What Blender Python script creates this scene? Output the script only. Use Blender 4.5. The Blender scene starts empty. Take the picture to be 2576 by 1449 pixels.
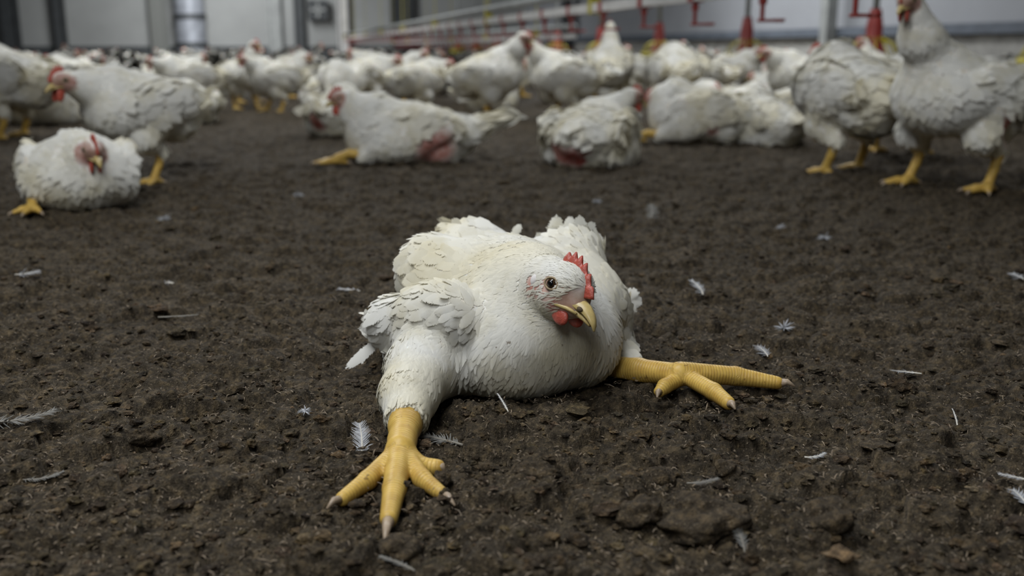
import bpy, math, random
import numpy as np
from mathutils import Vector, Matrix

random.seed(7)
rng = np.random.default_rng(11)
SC = bpy.context.scene
COL = SC.collection

# ------------------------------------------------------------------ camera
CAM_H, PITCH, FPX = 0.34, math.radians(13.6), 2500.0
cam_d = bpy.data.cameras.new('camera')
cam_d.sensor_width = 36.0
cam_d.lens = 36.0 * FPX / 2576.0
cam_d.clip_start = 0.02
cam_d.dof.use_dof = True
cam_d.dof.focus_distance = 0.935
cam_d.dof.aperture_fstop = 4.7
cam = bpy.data.objects.new('camera', cam_d)
COL.objects.link(cam)
cam.location = (0, 0, CAM_H)
cam.rotation_euler = (math.pi / 2 - PITCH, 0, 0)
SC.camera = cam

# ------------------------------------------------------------------ light
SC.view_settings.view_transform = 'Standard'
SC.view_settings.look = 'None'
SC.view_settings.gamma = 1.0
SC.view_settings.use_curve_mapping = False
SC.view_settings.exposure = 0.0
SC.cycles.use_denoising = True
SC.cycles.max_bounces = 6
SC.cycles.transparent_max_bounces = 48
world = bpy.data.worlds.new('barn_air')
SC.world = world
world.use_nodes = True
bg = world.node_tree.nodes['Background']
bg.inputs['Color'].default_value = (0.80, 0.88, 1.0, 1)
bg.inputs['Strength'].default_value = 0.035


def area(name, loc, target, sx, sy, power, color=(0.95, 0.975, 1.0)):
    d = bpy.data.lights.new(name, 'AREA')
    d.shape = 'RECTANGLE'
    d.size, d.size_y = sx, sy
    d.energy = power
    d.color = color
    o = bpy.data.objects.new(name, d)
    COL.objects.link(o)
    o.location = loc
    o.rotation_euler = (Vector(target) - Vector(loc)).to_track_quat('-Z', 'Y').to_euler()
    return o


# strip lamps under the ceiling, rows running down the barn
area('strip_lamp', (-0.70, 0.78, 2.0), (-0.05, 1.05, 0), 0.6, 1.4, 38)
area('strip_lamp', (-0.4, -1.3, 2.2), (-0.1, 0.9, 0), 0.6, 1.4, 26)
area('strip_lamp', (-2.3, 5.4, 2.6), (-2.0, 5.3, 0), 0.5, 2.4, 66)
area('strip_lamp', (1.0, 4.6, 2.6), (1.3, 4.6, 0), 0.5, 2.4, 62)
area('strip_lamp', (-3.5, 11.5, 2.8), (-3.5, 11.5, 0), 0.8, 4.0, 210)
area('strip_lamp', (1.5, 11.0, 2.8), (1.5, 11.0, 0), 0.8, 4.0, 210)
area('strip_lamp', (-5.5, 18.5, 2.8), (-5.5, 20.5, 0), 0.8, 4.0, 360)

# ------------------------------------------------------------------ camera geometry -> places in the barn
c_fwd = np.array([0, math.cos(PITCH), -math.sin(PITCH)])
c_up = np.array([0, math.sin(PITCH), math.cos(PITCH)])
c_right = np.array([1.0, 0, 0])
c_pos = np.array([0, 0, CAM_H])


def ray(px, py):
    return c_fwd + c_right * (px - 1288) / FPX + c_up * (724.5 - py) / FPX


def W(px, py, Y):
    d = ray(px, py)
    return c_pos + d * (Y / d[1])


def G(px, py, z=0.0):
    d = ray(px, py)
    return c_pos + d * ((z - CAM_H) / d[2])


def unit(v):
    v = np.asarray(v, float)
    return v / (np.linalg.norm(v) + 1e-12)


# ------------------------------------------------------------------ noise (numpy)
def _hash(ix, iy, seed):
    h = (ix.astype(np.int64) * 374761393 + iy.astype(np.int64) * 668265263 + seed * 1442695041) & 0xFFFFFFFF
    h = ((h ^ (h >> 13)) * 1274126177) & 0xFFFFFFFF
    h = (h ^ (h >> 16)) & 0xFFFFFFFF
    h = (h * 2246822519) & 0xFFFFFFFF
    h = (h ^ (h >> 15)) & 0xFFFFFF
    return h / float(0xFFFFFF)


def vnoise(x, y, seed=0):
    ix, iy = np.floor(x), np.floor(y)
    fx, fy = x - ix, y - iy
    ux, uy = fx * fx * (3 - 2 * fx), fy * fy * (3 - 2 * fy)
    a = _hash(ix, iy, seed); b = _hash(ix + 1, iy, seed)
    c = _hash(ix, iy + 1, seed); d = _hash(ix + 1, iy + 1, seed)
    return (a * (1 - ux) + b * ux) * (1 - uy) + (c * (1 - ux) + d * ux) * uy * 1.0


def worley(x, y, seed=0):
    ix, iy = np.floor(x), np.floor(y)
    best = np.full(x.shape, 9.0)
    hid = np.zeros(x.shape)
    for dx in (-1, 0, 1):
        for dy in (-1, 0, 1):
            cx, cy = ix + dx, iy + dy
            px = cx + _hash(cx, cy, seed); py = cy + _hash(cx, cy, seed + 5)
            d = (px - x) ** 2 + (py - y) ** 2
            m = d < best
            best = np.where(m, d, best)
            hid = np.where(m, _hash(cx, cy, seed + 9), hid)
    return np.sqrt(best), hid


# ------------------------------------------------------------------ mesh helpers
def mesh_from(name, V, quads=None, tris=None, mat=None, smooth=True, colors=None, attrs=None, mat_idx=None, uv=None):
    V = np.asarray(V, np.float32)
    nq = 0 if quads is None else len(quads)
    nt = 0 if tris is None else len(tris)
    me = bpy.data.meshes.new(name)
    me.vertices.add(len(V))
    me.vertices.foreach_set('co', V.ravel())
    idx = []
    if nq: idx.append(np.asarray(quads, np.int32).ravel())
    if nt: idx.append(np.asarray(tris, np.int32).ravel())
    idx = np.concatenate(idx)
    me.loops.add(len(idx))
    me.loops.foreach_set('vertex_index', idx)
    me.polygons.add(nq + nt)
    tot = np.concatenate([np.full(nq, 4, np.int32), np.full(nt, 3, np.int32)])
    start = np.concatenate([[0], np.cumsum(tot)[:-1]]).astype(np.int32)
    me.polygons.foreach_set('loop_start', start)
    me.polygons.foreach_set('use_smooth', np.full(nq + nt, smooth, bool))
    if mat_idx is not None:
        me.polygons.foreach_set('material_index', np.asarray(mat_idx, np.int32))
    mats = mat if isinstance(mat, (list, tuple)) else [mat]
    for m in mats:
        if m: me.materials.append(m)
    me.update(calc_edges=True)
    if colors is not None:
        a = me.color_attributes.new('tint', 'FLOAT_COLOR', 'POINT')
        c = np.ones((len(V), 4), np.float32); c[:, :3] = colors
        a.data.foreach_set('color', c.ravel())
    for k, v in (attrs or {}).items():
        a = me.attributes.new(k, 'FLOAT', 'POINT')
        a.data.foreach_set('value', np.asarray(v, np.float32))
    if uv is not None:
        a = me.attributes.new('fuv', 'FLOAT_VECTOR', 'POINT')
        u3 = np.zeros((len(V), 3), np.float32); u3[:] = uv[:, :3]
        b = me.attributes.new('bodynormal', 'FLOAT_VECTOR', 'POINT')
        b.data.foreach_set('vector', np.ascontiguousarray(uv[:, 3:6], np.float32).ravel())
        a.data.foreach_set('vector', u3.ravel())
    me.validate()
    return me


def obj(name, me, parent=None, loc=None):
    o = bpy.data.objects.new(name, me)
    COL.objects.link(o)
    if parent is not None: o.parent = parent
    if loc is not None: o.location = loc
    return o


def tag(o, label=None, cat=None, group=None, kind=None):
    if label: o['label'] = label
    if cat: o['category'] = cat
    if group: o['group'] = group
    if kind: o['kind'] = kind
    return o


class MB:
    """collects quads and triangles of one mesh"""
    def __init__(s): s.V, s.Q, s.T, s.n = [], [], [], 0

    def add(s, V, Q=(), T=()):
        V = np.asarray(V, float).reshape(-1, 3)
        if len(Q): s.Q.append(np.asarray(Q, int) + s.n)
        if len(T): s.T.append(np.asarray(T, int) + s.n)
        s.V.append(V); s.n += len(V)
        return s

    def box(s, c, size, R=None):
        v = np.array([[x, y, z] for x in (-.5, .5) for y in (-.5, .5) for z in (-.5, .5)]) * np.asarray(size)
        if R is not None: v = v @ np.asarray(R).T
        return s.add(v + np.asarray(c), [(0, 1, 3, 2), (4, 6, 7, 5), (0, 4, 5, 1), (2, 3, 7, 6), (0, 2, 6, 4), (1, 5, 7, 3)])

    def tube(s, pts, rad, seg=10, flat=1.0, caps=True):
        pts = np.asarray(pts, float); n = len(pts)
        rad = np.broadcast_to(np.asarray(rad, float), (n,))
        V = []
        t0 = unit(pts[1] - pts[0])
        ref = np.array([0, 0, 1.0]) if abs(t0[2]) < .9 else np.array([1.0, 0, 0])
        for i in range(n):
            t = unit(pts[min(i + 1, n - 1)] - pts[max(i - 1, 0)])
            b = unit(np.cross(t, ref)); u = np.cross(b, t)
            for k in range(seg):
                a = 2 * math.pi * k / seg
                V.append(pts[i] + rad[i] * (math.cos(a) * b + math.sin(a) * u * flat))
        Q = [(i * seg + k, i * seg + (k + 1) % seg, (i + 1) * seg + (k + 1) % seg, (i + 1) * seg + k)
             for i in range(n - 1) for k in range(seg)]
        T = []
        if caps:
            V += [pts[0], pts[-1]]
            a, b2 = n * seg, n * seg + 1
            T = [(a, (k + 1) % seg, k) for k in range(seg)] + \
                [(b2, (n - 1) * seg + k, (n - 1) * seg + (k + 1) % seg) for k in range(seg)]
        return s.add(V, Q, T)

    def lathe(s, prof, c=(0, 0, 0), seg=24):
        V, Q = [], []
        n = len(prof)
        for r, z in prof:
            for k in range(seg):
                a = 2 * math.pi * k / seg
                V.append((c[0] + r * math.cos(a), c[1] + r * math.sin(a), c[2] + z))
        for i in range(n - 1):
            for k in range(seg):
                Q.append((i * seg + k, i * seg + (k + 1) % seg, (i + 1) * seg + (k + 1) % seg, (i + 1) * seg + k))
        return s.add(V, Q)

    def ball(s, c, r, R=None, seg=14, rings=9):
        V, Q, T = [], [], []
        r = np.broadcast_to(np.asarray(r, float), (3,))
        for i in range(1, rings):
            th = math.pi * i / rings
            for k in range(seg):
                a = 2 * math.pi * k / seg
                V.append((math.sin(th) * math.cos(a), math.sin(th) * math.sin(a), math.cos(th)))
        V += [(0, 0, 1), (0, 0, -1)]
        a, b = (rings - 1) * seg, (rings - 1) * seg + 1
        for i in range(rings - 2):
            for k in range(seg):
                Q.append((i * seg + k, (i + 1) * seg + k, (i + 1) * seg + (k + 1) % seg, i * seg + (k + 1) % seg))
        for k in range(seg):
            T.append((a, k, (k + 1) % seg)); T.append((b, (rings - 2) * seg + (k + 1) % seg, (rings - 2) * seg + k))
        v = np.array(V) * r
        if R is not None: v = v @ np.asarray(R).T
        return s.add(v + np.asarray(c), Q, T)

    def arrays(s):
        return (np.concatenate(s.V), np.concatenate(s.Q) if s.Q else np.zeros((0, 4), int),
                np.concatenate(s.T) if s.T else np.zeros((0, 3), int))

    def build(s, name, mat, parent=None, off=None, smooth=True, loc=None):
        V, Q, T = s.arrays()
        if off is not None: V = V - np.asarray(off)
        return obj(name, mesh_from(name, V, Q, T, mat, smooth), parent, loc)


# ------------------------------------------------------------------ materials
def new_mat(name):
    m = bpy.data.materials.new(name)
    m.use_nodes = True
    nt = m.node_tree
    p = nt.nodes['Principled BSDF']
    return m, nt, p


def N(nt, typ, **kw):
    n = nt.nodes.new(typ)
    for k, v in kw.items():
        if k.startswith('i_'):
            n.inputs[k[2:]].default_value = v
        else:
            setattr(n, k, v)
    return n


def noise_node(nt, scale, detail=4, vec=None, rough=0.6):
    n = N(nt, 'ShaderNodeTexNoise')
    n.inputs['Scale'].default_value = scale
    n.inputs['Detail'].default_value = detail
    n.inputs['Roughness'].default_value = rough
    if vec is not None: nt.links.new(vec, n.inputs['Vector'])
    return n


def ramp(nt, src, stops):
    r = N(nt, 'ShaderNodeValToRGB')
    while len(r.color_ramp.elements) < len(stops): r.color_ramp.elements.new(0.5)
    for e, (pos, c) in zip(r.color_ramp.elements, stops):
        e.position = pos
        e.color = (c, c, c, 1) if isinstance(c, (int, float)) else (*c, 1)
    nt.links.new(src, r.inputs['Fac'])
    return r


def mixc(nt, fac, a, b, mode='MIX'):
    m = N(nt, 'ShaderNodeMix', data_type='RGBA', blend_type=mode)
    for sock, v in ((m.inputs['Factor'], fac), (m.inputs[6], a), (m.inputs[7], b)):
        if hasattr(v, 'is_output') or hasattr(v, 'links'):
            nt.links.new(v, sock)
        else:
            sock.default_value = v if isinstance(v, (int, float)) else (*v, 1)
    return m.outputs[2]


def mmath(nt, op, a, b=None, clamp=False):
    m = N(nt, 'ShaderNodeMath', operation=op, use_clamp=clamp)
    for i, v in enumerate((a, b)):
        if v is None: continue
        if hasattr(v, 'links'): nt.links.new(v, m.inputs[i])
        else: m.inputs[i].default_value = v
    return m.outputs[0]


def bump(nt, p, height, strength, dist):
    b = N(nt, 'ShaderNodeBump')
    b.inputs['Strength'].default_value = strength
    b.inputs['Distance'].default_value = dist
    nt.links.new(height, b.inputs['Height'])
    nt.links.new(b.outputs['Normal'], p.inputs['Normal'])


def simple(name, color, rough=0.5, var=0.15, scale=40, metal=0.0, bmp=0.0):
    m, nt, p = new_mat(name)
    tc = N(nt, 'ShaderNodeTexCoord').outputs['Object']
    n = noise_node(nt, scale, 4, tc)
    dark = tuple(c * (1 - var * 2) for c in color)
    r = ramp(nt, n.outputs['Fac'], [(0.3, dark), (0.65, color)])
    nt.links.new(r.outputs['Color'], p.inputs['Base Color'])
    p.inputs['Roughness'].default_value = rough
    p.inputs['Metallic'].default_value = metal
    if bmp: bump(nt, p, n.outputs['Fac'], bmp, 0.002)
    return m


def plumage_mat(name, fringe):
    """white feather: barbs, worn ragged edge, cream and dung stains with shapes of their own"""
    m, nt, p = new_mat(name)
    L = nt.links.new
    out = nt.nodes['Material Output']
    tc = N(nt, 'ShaderNodeTexCoord').outputs['Object']
    at = N(nt, 'ShaderNodeAttribute', attribute_name='tint')
    base = at.outputs['Color']
    st = noise_node(nt, 16, 5, tc)
    rs = ramp(nt, st.outputs['Fac'], [(0.46, 0.0), (0.68, 0.55)])
    c1 = mixc(nt, rs.outputs['Color'], base, (0.78, 0.72, 0.52), 'MULTIPLY')
    sp = noise_node(nt, 85, 3, tc)
    rp = ramp(nt, sp.outputs['Fac'], [(0.69, 0.0), (0.735, 0.7)])
    c2 = mixc(nt, rp.outputs['Color'], c1, (0.16, 0.11, 0.06))
    p.inputs['Roughness'].default_value = 0.75
    p.inputs['Specular IOR Level'].default_value = 0.15
    L(c2, p.inputs['Base Color'])
    tr = N(nt, 'ShaderNodeBsdfTranslucent')
    L(c2, tr.inputs['Color'])
    mx = N(nt, 'ShaderNodeMixShader')
    mx.inputs['Fac'].default_value = 0.22
    L(p.outputs[0], mx.inputs[1]); L(tr.outputs[0], mx.inputs[2])
    fu = N(nt, 'ShaderNodeAttribute', attribute_name='fuv')
    sep = N(nt, 'ShaderNodeSeparateXYZ'); L(fu.outputs['Vector'], sep.inputs[0])
    au = mmath(nt, 'ABSOLUTE', sep.outputs['X'])
    # barb coordinate: barbs slant towards the tip
    bc = mmath(nt, 'SUBTRACT', sep.outputs['Y'], mmath(nt, 'MULTIPLY', au, 0.22))
    cmb = N(nt, 'ShaderNodeCombineXYZ')
    L(mmath(nt, 'MULTIPLY', bc, 34.0), cmb.inputs['X'])
    L(mmath(nt, 'ADD', mmath(nt, 'MULTIPLY', au, 1.2), mmath(nt, 'MULTIPLY', sep.outputs['Z'], 57.0)), cmb.inputs['Y'])
    bn = noise_node(nt, 1.0, 2, cmb.outputs[0])
    bump(nt, p, bn.outputs['Fac'], 0.30, 0.0002)
    # downy feathers scatter light as one soft coat: lean their normals towards the coat's own
    ba = N(nt, 'ShaderNodeAttribute', attribute_name='bodynormal')
    vt = N(nt, 'ShaderNodeVectorTransform', vector_type='NORMAL', convert_from='OBJECT', convert_to='WORLD')
    L(ba.outputs['Vector'], vt.inputs[0])
    ge = N(nt, 'ShaderNodeNewGeometry')
    mv = N(nt, 'ShaderNodeMix', data_type='VECTOR')
    dt = N(nt, 'ShaderNodeVectorMath', operation='DOT_PRODUCT')
    L(ge.outputs['Normal'], dt.inputs[0]); L(vt.outputs[0], dt.inputs[1])
    L(mmath(nt, 'MULTIPLY', mmath(nt, 'GREATER_THAN', dt.outputs['Value'], 0.0), 0.55), mv.inputs['Factor'])
    L(ge.outputs['Normal'], mv.inputs[4]); L(vt.outputs[0], mv.inputs[5])
    nz = N(nt, 'ShaderNodeVectorMath', operation='NORMALIZE'); L(mv.outputs[1], nz.inputs[0])
    L(nz.outputs[0], p.inputs['Normal'].links[0].from_node.inputs['Normal'])
    if fringe:
        # worn edge: barbs part near the margin
        e = mmath(nt, 'MAXIMUM', au, mmath(nt, 'SUBTRACT', mmath(nt, 'MULTIPLY', sep.outputs['Y'], 2.2), 1.2))
        thr = mmath(nt, 'SUBTRACT', mmath(nt, 'MULTIPLY', mmath(nt, 'SUBTRACT', 1.04, e), 1.15), bn.outputs['Fac'])
        al = mmath(nt, 'GREATER_THAN', thr, -0.26)
        tp = N(nt, 'ShaderNodeBsdfTransparent')
        mz = N(nt, 'ShaderNodeMixShader')
        L(al, mz.inputs['Fac']); L(tp.outputs[0], mz.inputs[1]); L(mx.outputs[0], mz.inputs[2])
        L(mz.outputs[0], out.inputs['Surface'])
    else:
        L(mx.outputs[0], out.inputs['Surface'])
    return m


def body_mat():
    """skin, down and scaly shanks: colours come from the 'tint' attribute, scutes from 'along'"""
    m, nt, p = new_mat('bird_skin')
    L = nt.links.new
    tc = N(nt, 'ShaderNodeTexCoord').outputs['Object']
    at = N(nt, 'ShaderNodeAttribute', attribute_name='tint')
    n = noise_node(nt, 70, 4, tc)
    r = ramp(nt, n.outputs['Fac'], [(0.35, (0.80, 0.74, 0.66)), (0.6, (1, 1, 1))])
    c = mixc(nt, 1.0, at.outputs['Color'], r.outputs['Color'], 'MULTIPLY')
    lg = N(nt, 'ShaderNodeAttribute', attribute_name='legmask')
    sp = noise_node(nt, 150, 2, tc)
    rp = ramp(nt, sp.outputs['Fac'], [(0.68, 0.0), (0.73, 1.0)])
    c = mixc(nt, mmath(nt, 'MULTIPLY', rp.outputs['Color'], mmath(nt, 'MULTIPLY', lg.outputs['Fac'], 0.6)), c, (0.10, 0.05, 0.02))
    al = N(nt, 'ShaderNodeAttribute', attribute_name='along')
    nw = noise_node(nt, 60, 2, tc)
    ph = mmath(nt, 'ADD', mmath(nt, 'MULTIPLY', al.outputs['Fac'], 2 * math.pi / 0.0031), mmath(nt, 'MULTIPLY', nw.outputs['Fac'], 5.0))
    sn = mmath(nt, 'POWER', mmath(nt, 'ABSOLUTE', mmath(nt, 'SINE', mmath(nt, 'MULTIPLY', ph, 0.5))), 0.5)
    gr = mmath(nt, 'MULTIPLY', mmath(nt, 'SUBTRACT', 1.0, sn), lg.outputs['Fac'])
    c = mixc(nt, mmath(nt, 'MULTIPLY', gr, 0.42), c, (0.26, 0.13, 0.03))
    L(c, p.inputs['Base Color'])
    rr = N(nt, 'ShaderNodeMapRange'); L(lg.outputs['Fac'], rr.inputs['Value'])
    rr.inputs['To Min'].default_value = 0.75; rr.inputs['To Max'].default_value = 0.42
    L(rr.outputs[0], p.inputs['Roughness'])
    p.inputs['Specular IOR Level'].default_value = 0.35
    p.inputs['Subsurface Weight'].default_value = 0.15
    p.inputs['Subsurface Radius'].default_value = (0.006, 0.003, 0.0015)
    p.inputs['Subsurface Scale'].default_value = 0.6
    h = mmath(nt, 'MULTIPLY', sn, lg.outputs['Fac'])
    h = mmath(nt, 'ADD', h, mmath(nt, 'MULTIPLY', n.outputs['Fac'], 0.5))
    bump(nt, p, h, 0.5, 0.0006)
    return m


def litter_mat():
    m, nt, p = new_mat('poultry_litter')
    L = nt.links.new
    tc = N(nt, 'ShaderNodeTexCoord').outputs['Object']
    a = noise_node(nt, 9, 4, tc)
    b = noise_node(nt, 120, 5, tc, 0.7)
    c = noise_node(nt, 420, 3, tc)
    ra = ramp(nt, a.outputs['Fac'], [(0.3, (0.040, 0.031, 0.0185)), (0.7, (0.073, 0.059, 0.040))])
    rb = ramp(nt, b.outputs['Fac'], [(0.32, (0.26, 0.23, 0.19)), (0.5, (0.85, 0.81, 0.75)), (0.70, (2.3, 2.1, 1.75))])
    col = mixc(nt, 1.0, ra.outputs['Color'], rb.outputs['Color'], 'MULTIPLY')
    tn = N(nt, 'ShaderNodeAttribute', attribute_name='tint')
    col = mixc(nt, tn.outputs['Alpha'], col, mixc(nt, 1.0, col, tn.outputs['Color'], 'MULTIPLY'))
    rc = ramp(nt, c.outputs['Fac'], [(0.61, 0.0), (0.67, 0.6)])
    col = mixc(nt, rc.outputs['Color'], col, (0.24, 0.19, 0.13))
    L(col, p.inputs['Base Color'])
    p.inputs['Roughness'].default_value = 0.85
    p.inputs['Specular IOR Level'].default_value = 0.25
    h = mmath(nt, 'ADD', b.outputs['Fac'], mmath(nt, 'MULTIPLY', c.outputs['Fac'], 0.5))
    bump(nt, p, h, 1.0, 0.006)
    return m


M_PLUME = plumage_mat('white_plumage_worn', True)
M_PLUME_S = plumage_mat('white_plumage', False)
M_BODY = body_mat()
M_LITTER = litter_mat()
M_CRUMB = simple('litter_crumb', (0.098, 0.082, 0.064), 0.9, 0.28, 160, bmp=0.6)
M_SHAVING = simple('wood_shaving', (0.25, 0.19, 0.125), 0.7, 0.38, 45)
M_COMB = simple('red_comb', (0.46, 0.085, 0.055), 0.42, 0.15, 200, bmp=0.5)
M_BEAK = simple('horn_beak', (0.56, 0.43, 0.17), 0.35, 0.15, 90)
M_NOSTRIL = simple('dark_nostril', (0.09, 0.06, 0.03), 0.8, 0.2, 200)
M_EYE = simple('eye_iris', (0.055, 0.030, 0.012), 0.08, 0.3, 400)
M_PUPIL = simple('eye_pupil', (0.004, 0.004, 0.004), 0.05, 0.1, 10)
M_LID = simple('eyelid_skin', (0.36, 0.27, 0.16), 0.55, 0.15, 300)
M_LOBE = simple('ear_lobe', (0.80, 0.76, 0.74), 0.7, 0.05, 200)
M_CLAW = simple('horn_claw', (0.42, 0.32, 0.22), 0.4, 0.2, 120)
M_REDPLAST = simple('red_plastic', (0.27, 0.032, 0.025), 0.4, 0.15, 12)
M_YELPLAST = simple('yellow_plastic', (0.42, 0.36, 0.03), 0.4, 0.12, 12)
M_WHITEPIPE = simple('white_pipe', (0.55, 0.54, 0.52), 0.45, 0.12, 8)
M_ALU = simple('grey_tube', (0.30, 0.31, 0.30), 0.5, 0.15, 6)
M_STEEL = simple('galvanised_steel', (0.36, 0.38, 0.42), 0.45, 0.2, 5, metal=0.2)
M_DARK = simple('dark_steel', (0.045, 0.05, 0.052), 0.6, 0.2, 8)
M_RAIL = simple('blue_grey_rail', (0.13, 0.15, 0.18), 0.5, 0.15, 5)
M_PANEL = simple('wall_panel', (0.30, 0.306, 0.296), 0.6, 0.10, 0.9)
M_PANEL_R = simple('wall_panel_side', (0.34, 0.35, 0.37), 0.6, 0.08, 0.9)
M_CONC = simple('speckled_concrete', (0.40, 0.39, 0.36), 0.9, 0.22, 7)
M_GROUNDF = simple('loose_feather_white', (0.44, 0.45, 0.47), 0.8, 0.10, 60)
M_QUILL = simple('feather_quill', (0.72, 0.68, 0.58), 0.5, 0.1, 60)

# ------------------------------------------------------------------ implicit bodies
class Prim:
    def __init__(s, kind, **kw):
        s.kind = kind
        s.k = kw.pop('k', 0.03)          # blend radius
        s.grp = kw.pop('grp', 'f')       # 'f' feathered, 'l' bare leg
        s.flow = kw.pop('flow', None)    # feather direction
        s.fl = kw.pop('fl', 0.03)        # feather length
        s.lift = kw.pop('lift', 0.12)
        s.part = kw.pop('part', 'plumage')
        s.dens = kw.pop('dens', 1.0)
        s.wr = kw.pop('wr', 0.36)        # feather width to length
        s.a0 = kw.pop('a0', 0.0)         # start of the scute coordinate
        for a, b in kw.items(): setattr(s, a, b)
        if kind == 'e':
            s.c = np.asarray(s.c, float); s.r = np.asarray(s.r, float)
            s.R = np.eye(3) if getattr(s, 'R', None) is None else np.asarray(s.R, float)  # columns = axes
        else:
            s.a = np.asarray(s.a, float); s.b = np.asarray(s.b, float)

    def dist(s, P):
        if s.kind == 'e':
            q = (P - s.c) @ s.R
            k0 = np.sqrt(((q / s.r) ** 2).sum(1)) + 1e-9
            k1 = np.sqrt(((q / (s.r ** 2)) ** 2).sum(1)) + 1e-9
            return k0 * (k0 - 1) / k1
        ab = s.b - s.a
        t = np.clip(((P - s.a) @ ab) / (ab @ ab + 1e-12), 0, 1)
        q = P - (s.a + t[:, None] * ab)
        return np.sqrt((q ** 2).sum(1)) - (s.ra + (s.rb - s.ra) * t)

    def bounds(s):
        if s.kind == 'e':
            m = s.r.max(); return s.c - m, s.c + m
        m = max(s.ra, s.rb)
        return np.minimum(s.a, s.b) - m, np.maximum(s.a, s.b) + m


def E(c, r, R=None, **kw): return Prim('e', c=c, r=r, R=R, **kw)
def Cn(a, b, ra, rb, **kw): return Prim('c', a=a, b=b, ra=ra, rb=rb, **kw)


def chain(pts, rads, **kw):
    out, s = [], kw.pop('a0', 0.0)
    for i in range(len(pts) - 1):
        out.append(Cn(pts[i], pts[i + 1], rads[i], rads[i + 1], a0=s, **kw))
        s += np.linalg.norm(np.asarray(pts[i + 1]) - np.asarray(pts[i]))
    return out


def smin(a, b, k):
    h = np.clip(0.5 + 0.5 * (b - a) / k, 0, 1)
    return b + (a - b) * h - k * h * (1 - h)


def field(prims, P):
    d = None
    for p in prims:
        di = p.dist(P)
        d = di if d is None else smin(d, di, p.k)
    return d


def field_big(prims, P, chunk=300000):
    return np.concatenate([field(prims, P[i:i + chunk]) for i in range(0, len(P), chunk)])


def surface_nets(prims, h):
    lo = np.min([p.bounds()[0] for p in prims], 0) - 3 * h - 0.01
    hi = np.max([p.bounds()[1] for p in prims], 0) + 3 * h + 0.01
    m = 4
    nc = np.ceil((hi - lo) / (h * m)).astype(int) + 1
    g = np.stack(np.meshgrid(*[np.arange(n) for n in nc], indexing='ij'), -1).reshape(-1, 3)
    cd = field_big(prims, lo + (g + 0.5) * h * m)
    n = nc * m
    vol = np.repeat(np.repeat(np.repeat(cd.reshape(nc), m, 0), m, 1), m, 2).astype(np.float32)
    near = g[np.abs(cd) < h * m * 1.9]
    off = np.stack(np.meshgrid(*[np.arange(m)] * 3, indexing='ij'), -1).reshape(-1, 3)
    fi = (near[:, None, :] * m + off[None]).reshape(-1, 3)
    vol[fi[:, 0], fi[:, 1], fi[:, 2]] = field_big(prims, lo + fi * h)
    ins = vol < 0
    c = [ins[i:n[0] - 1 + i, j:n[1] - 1 + j, k:n[2] - 1 + k] for i in (0, 1) for j in (0, 1) for k in (0, 1)]
    sm = sum(x.astype(np.int8) for x in c)
    cells = np.argwhere((sm > 0) & (sm < 8))
    vid = np.full(n - 1, -1, np.int32)
    vid[cells[:, 0], cells[:, 1], cells[:, 2]] = np.arange(len(cells))
    corner = [np.array((i, j, k)) for i in (0, 1) for j in (0, 1) for k in (0, 1)]
    val = [vol[tuple((cells + o).T)] for o in corner]
    acc = np.zeros((len(cells), 3)); cnt = np.zeros(len(cells))
    for a in range(8):
        for ax in range(3):
            if corner[a][ax] == 0:
                b = a | (4 >> ax)
                va, vb = val[a], val[b]
                x = (va < 0) != (vb < 0)
                t = va / np.where(np.abs(va - vb) < 1e-12, 1, va - vb)
                pt = corner[a] + t[:, None] * (corner[b] - corner[a])
                acc[x] += pt[x]; cnt[x] += 1
    V = lo + (cells + acc / np.maximum(cnt, 1)[:, None]) * h
    quads = []
    for ax in range(3):
        sl0 = [slice(1, -1)] * 3; sl1 = [slice(1, -1)] * 3
        sl0[ax] = slice(0, -1); sl1[ax] = slice(1, None)
        a, b = ins[tuple(sl0)], ins[tuple(sl1)]
        for sign, msk in ((1, a & ~b), (-1, ~a & b)):
            e = np.argwhere(msk)
            if not len(e): continue
            e = e + np.array([0 if i == ax else 1 for i in range(3)])
            u, v = [(1, 2), (2, 0), (0, 1)][ax]
            du = np.zeros(3, int); du[u] = 1
            dv = np.zeros(3, int); dv[v] = 1
            q = [vid[tuple((e - x).T)] for x in (du + dv, dv, 0 * du, du)]
            q = np.stack(q, 1)
            if sign < 0: q = q[:, ::-1]
            quads.append(q)
    Q = np.concatenate(quads)
    Q = Q[(Q >= 0).all(1)]
    for _ in range(2):                               # settle on the smooth surface
        d = field_big(prims, V); g = grad(prims, V)
        V = V - np.clip(d, -h, h)[:, None] * g
    return V, Q


def grad(prims, V, e=0.0015):
    g = np.zeros_like(V)
    for i in range(3):
        o = np.zeros(3); o[i] = e
        g[:, i] = field_big(prims, V + o) - field_big(prims, V - o)
    return g / (np.linalg.norm(g, axis=1)[:, None] + 1e-9)


WHITE = np.array([0.83, 0.82, 0.765])
CREAM = np.array([0.80, 0.75, 0.58])
YELLOW = np.array([0.64, 0.43, 0.10])
PINK = np.array([0.62, 0.33, 0.28])


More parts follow.
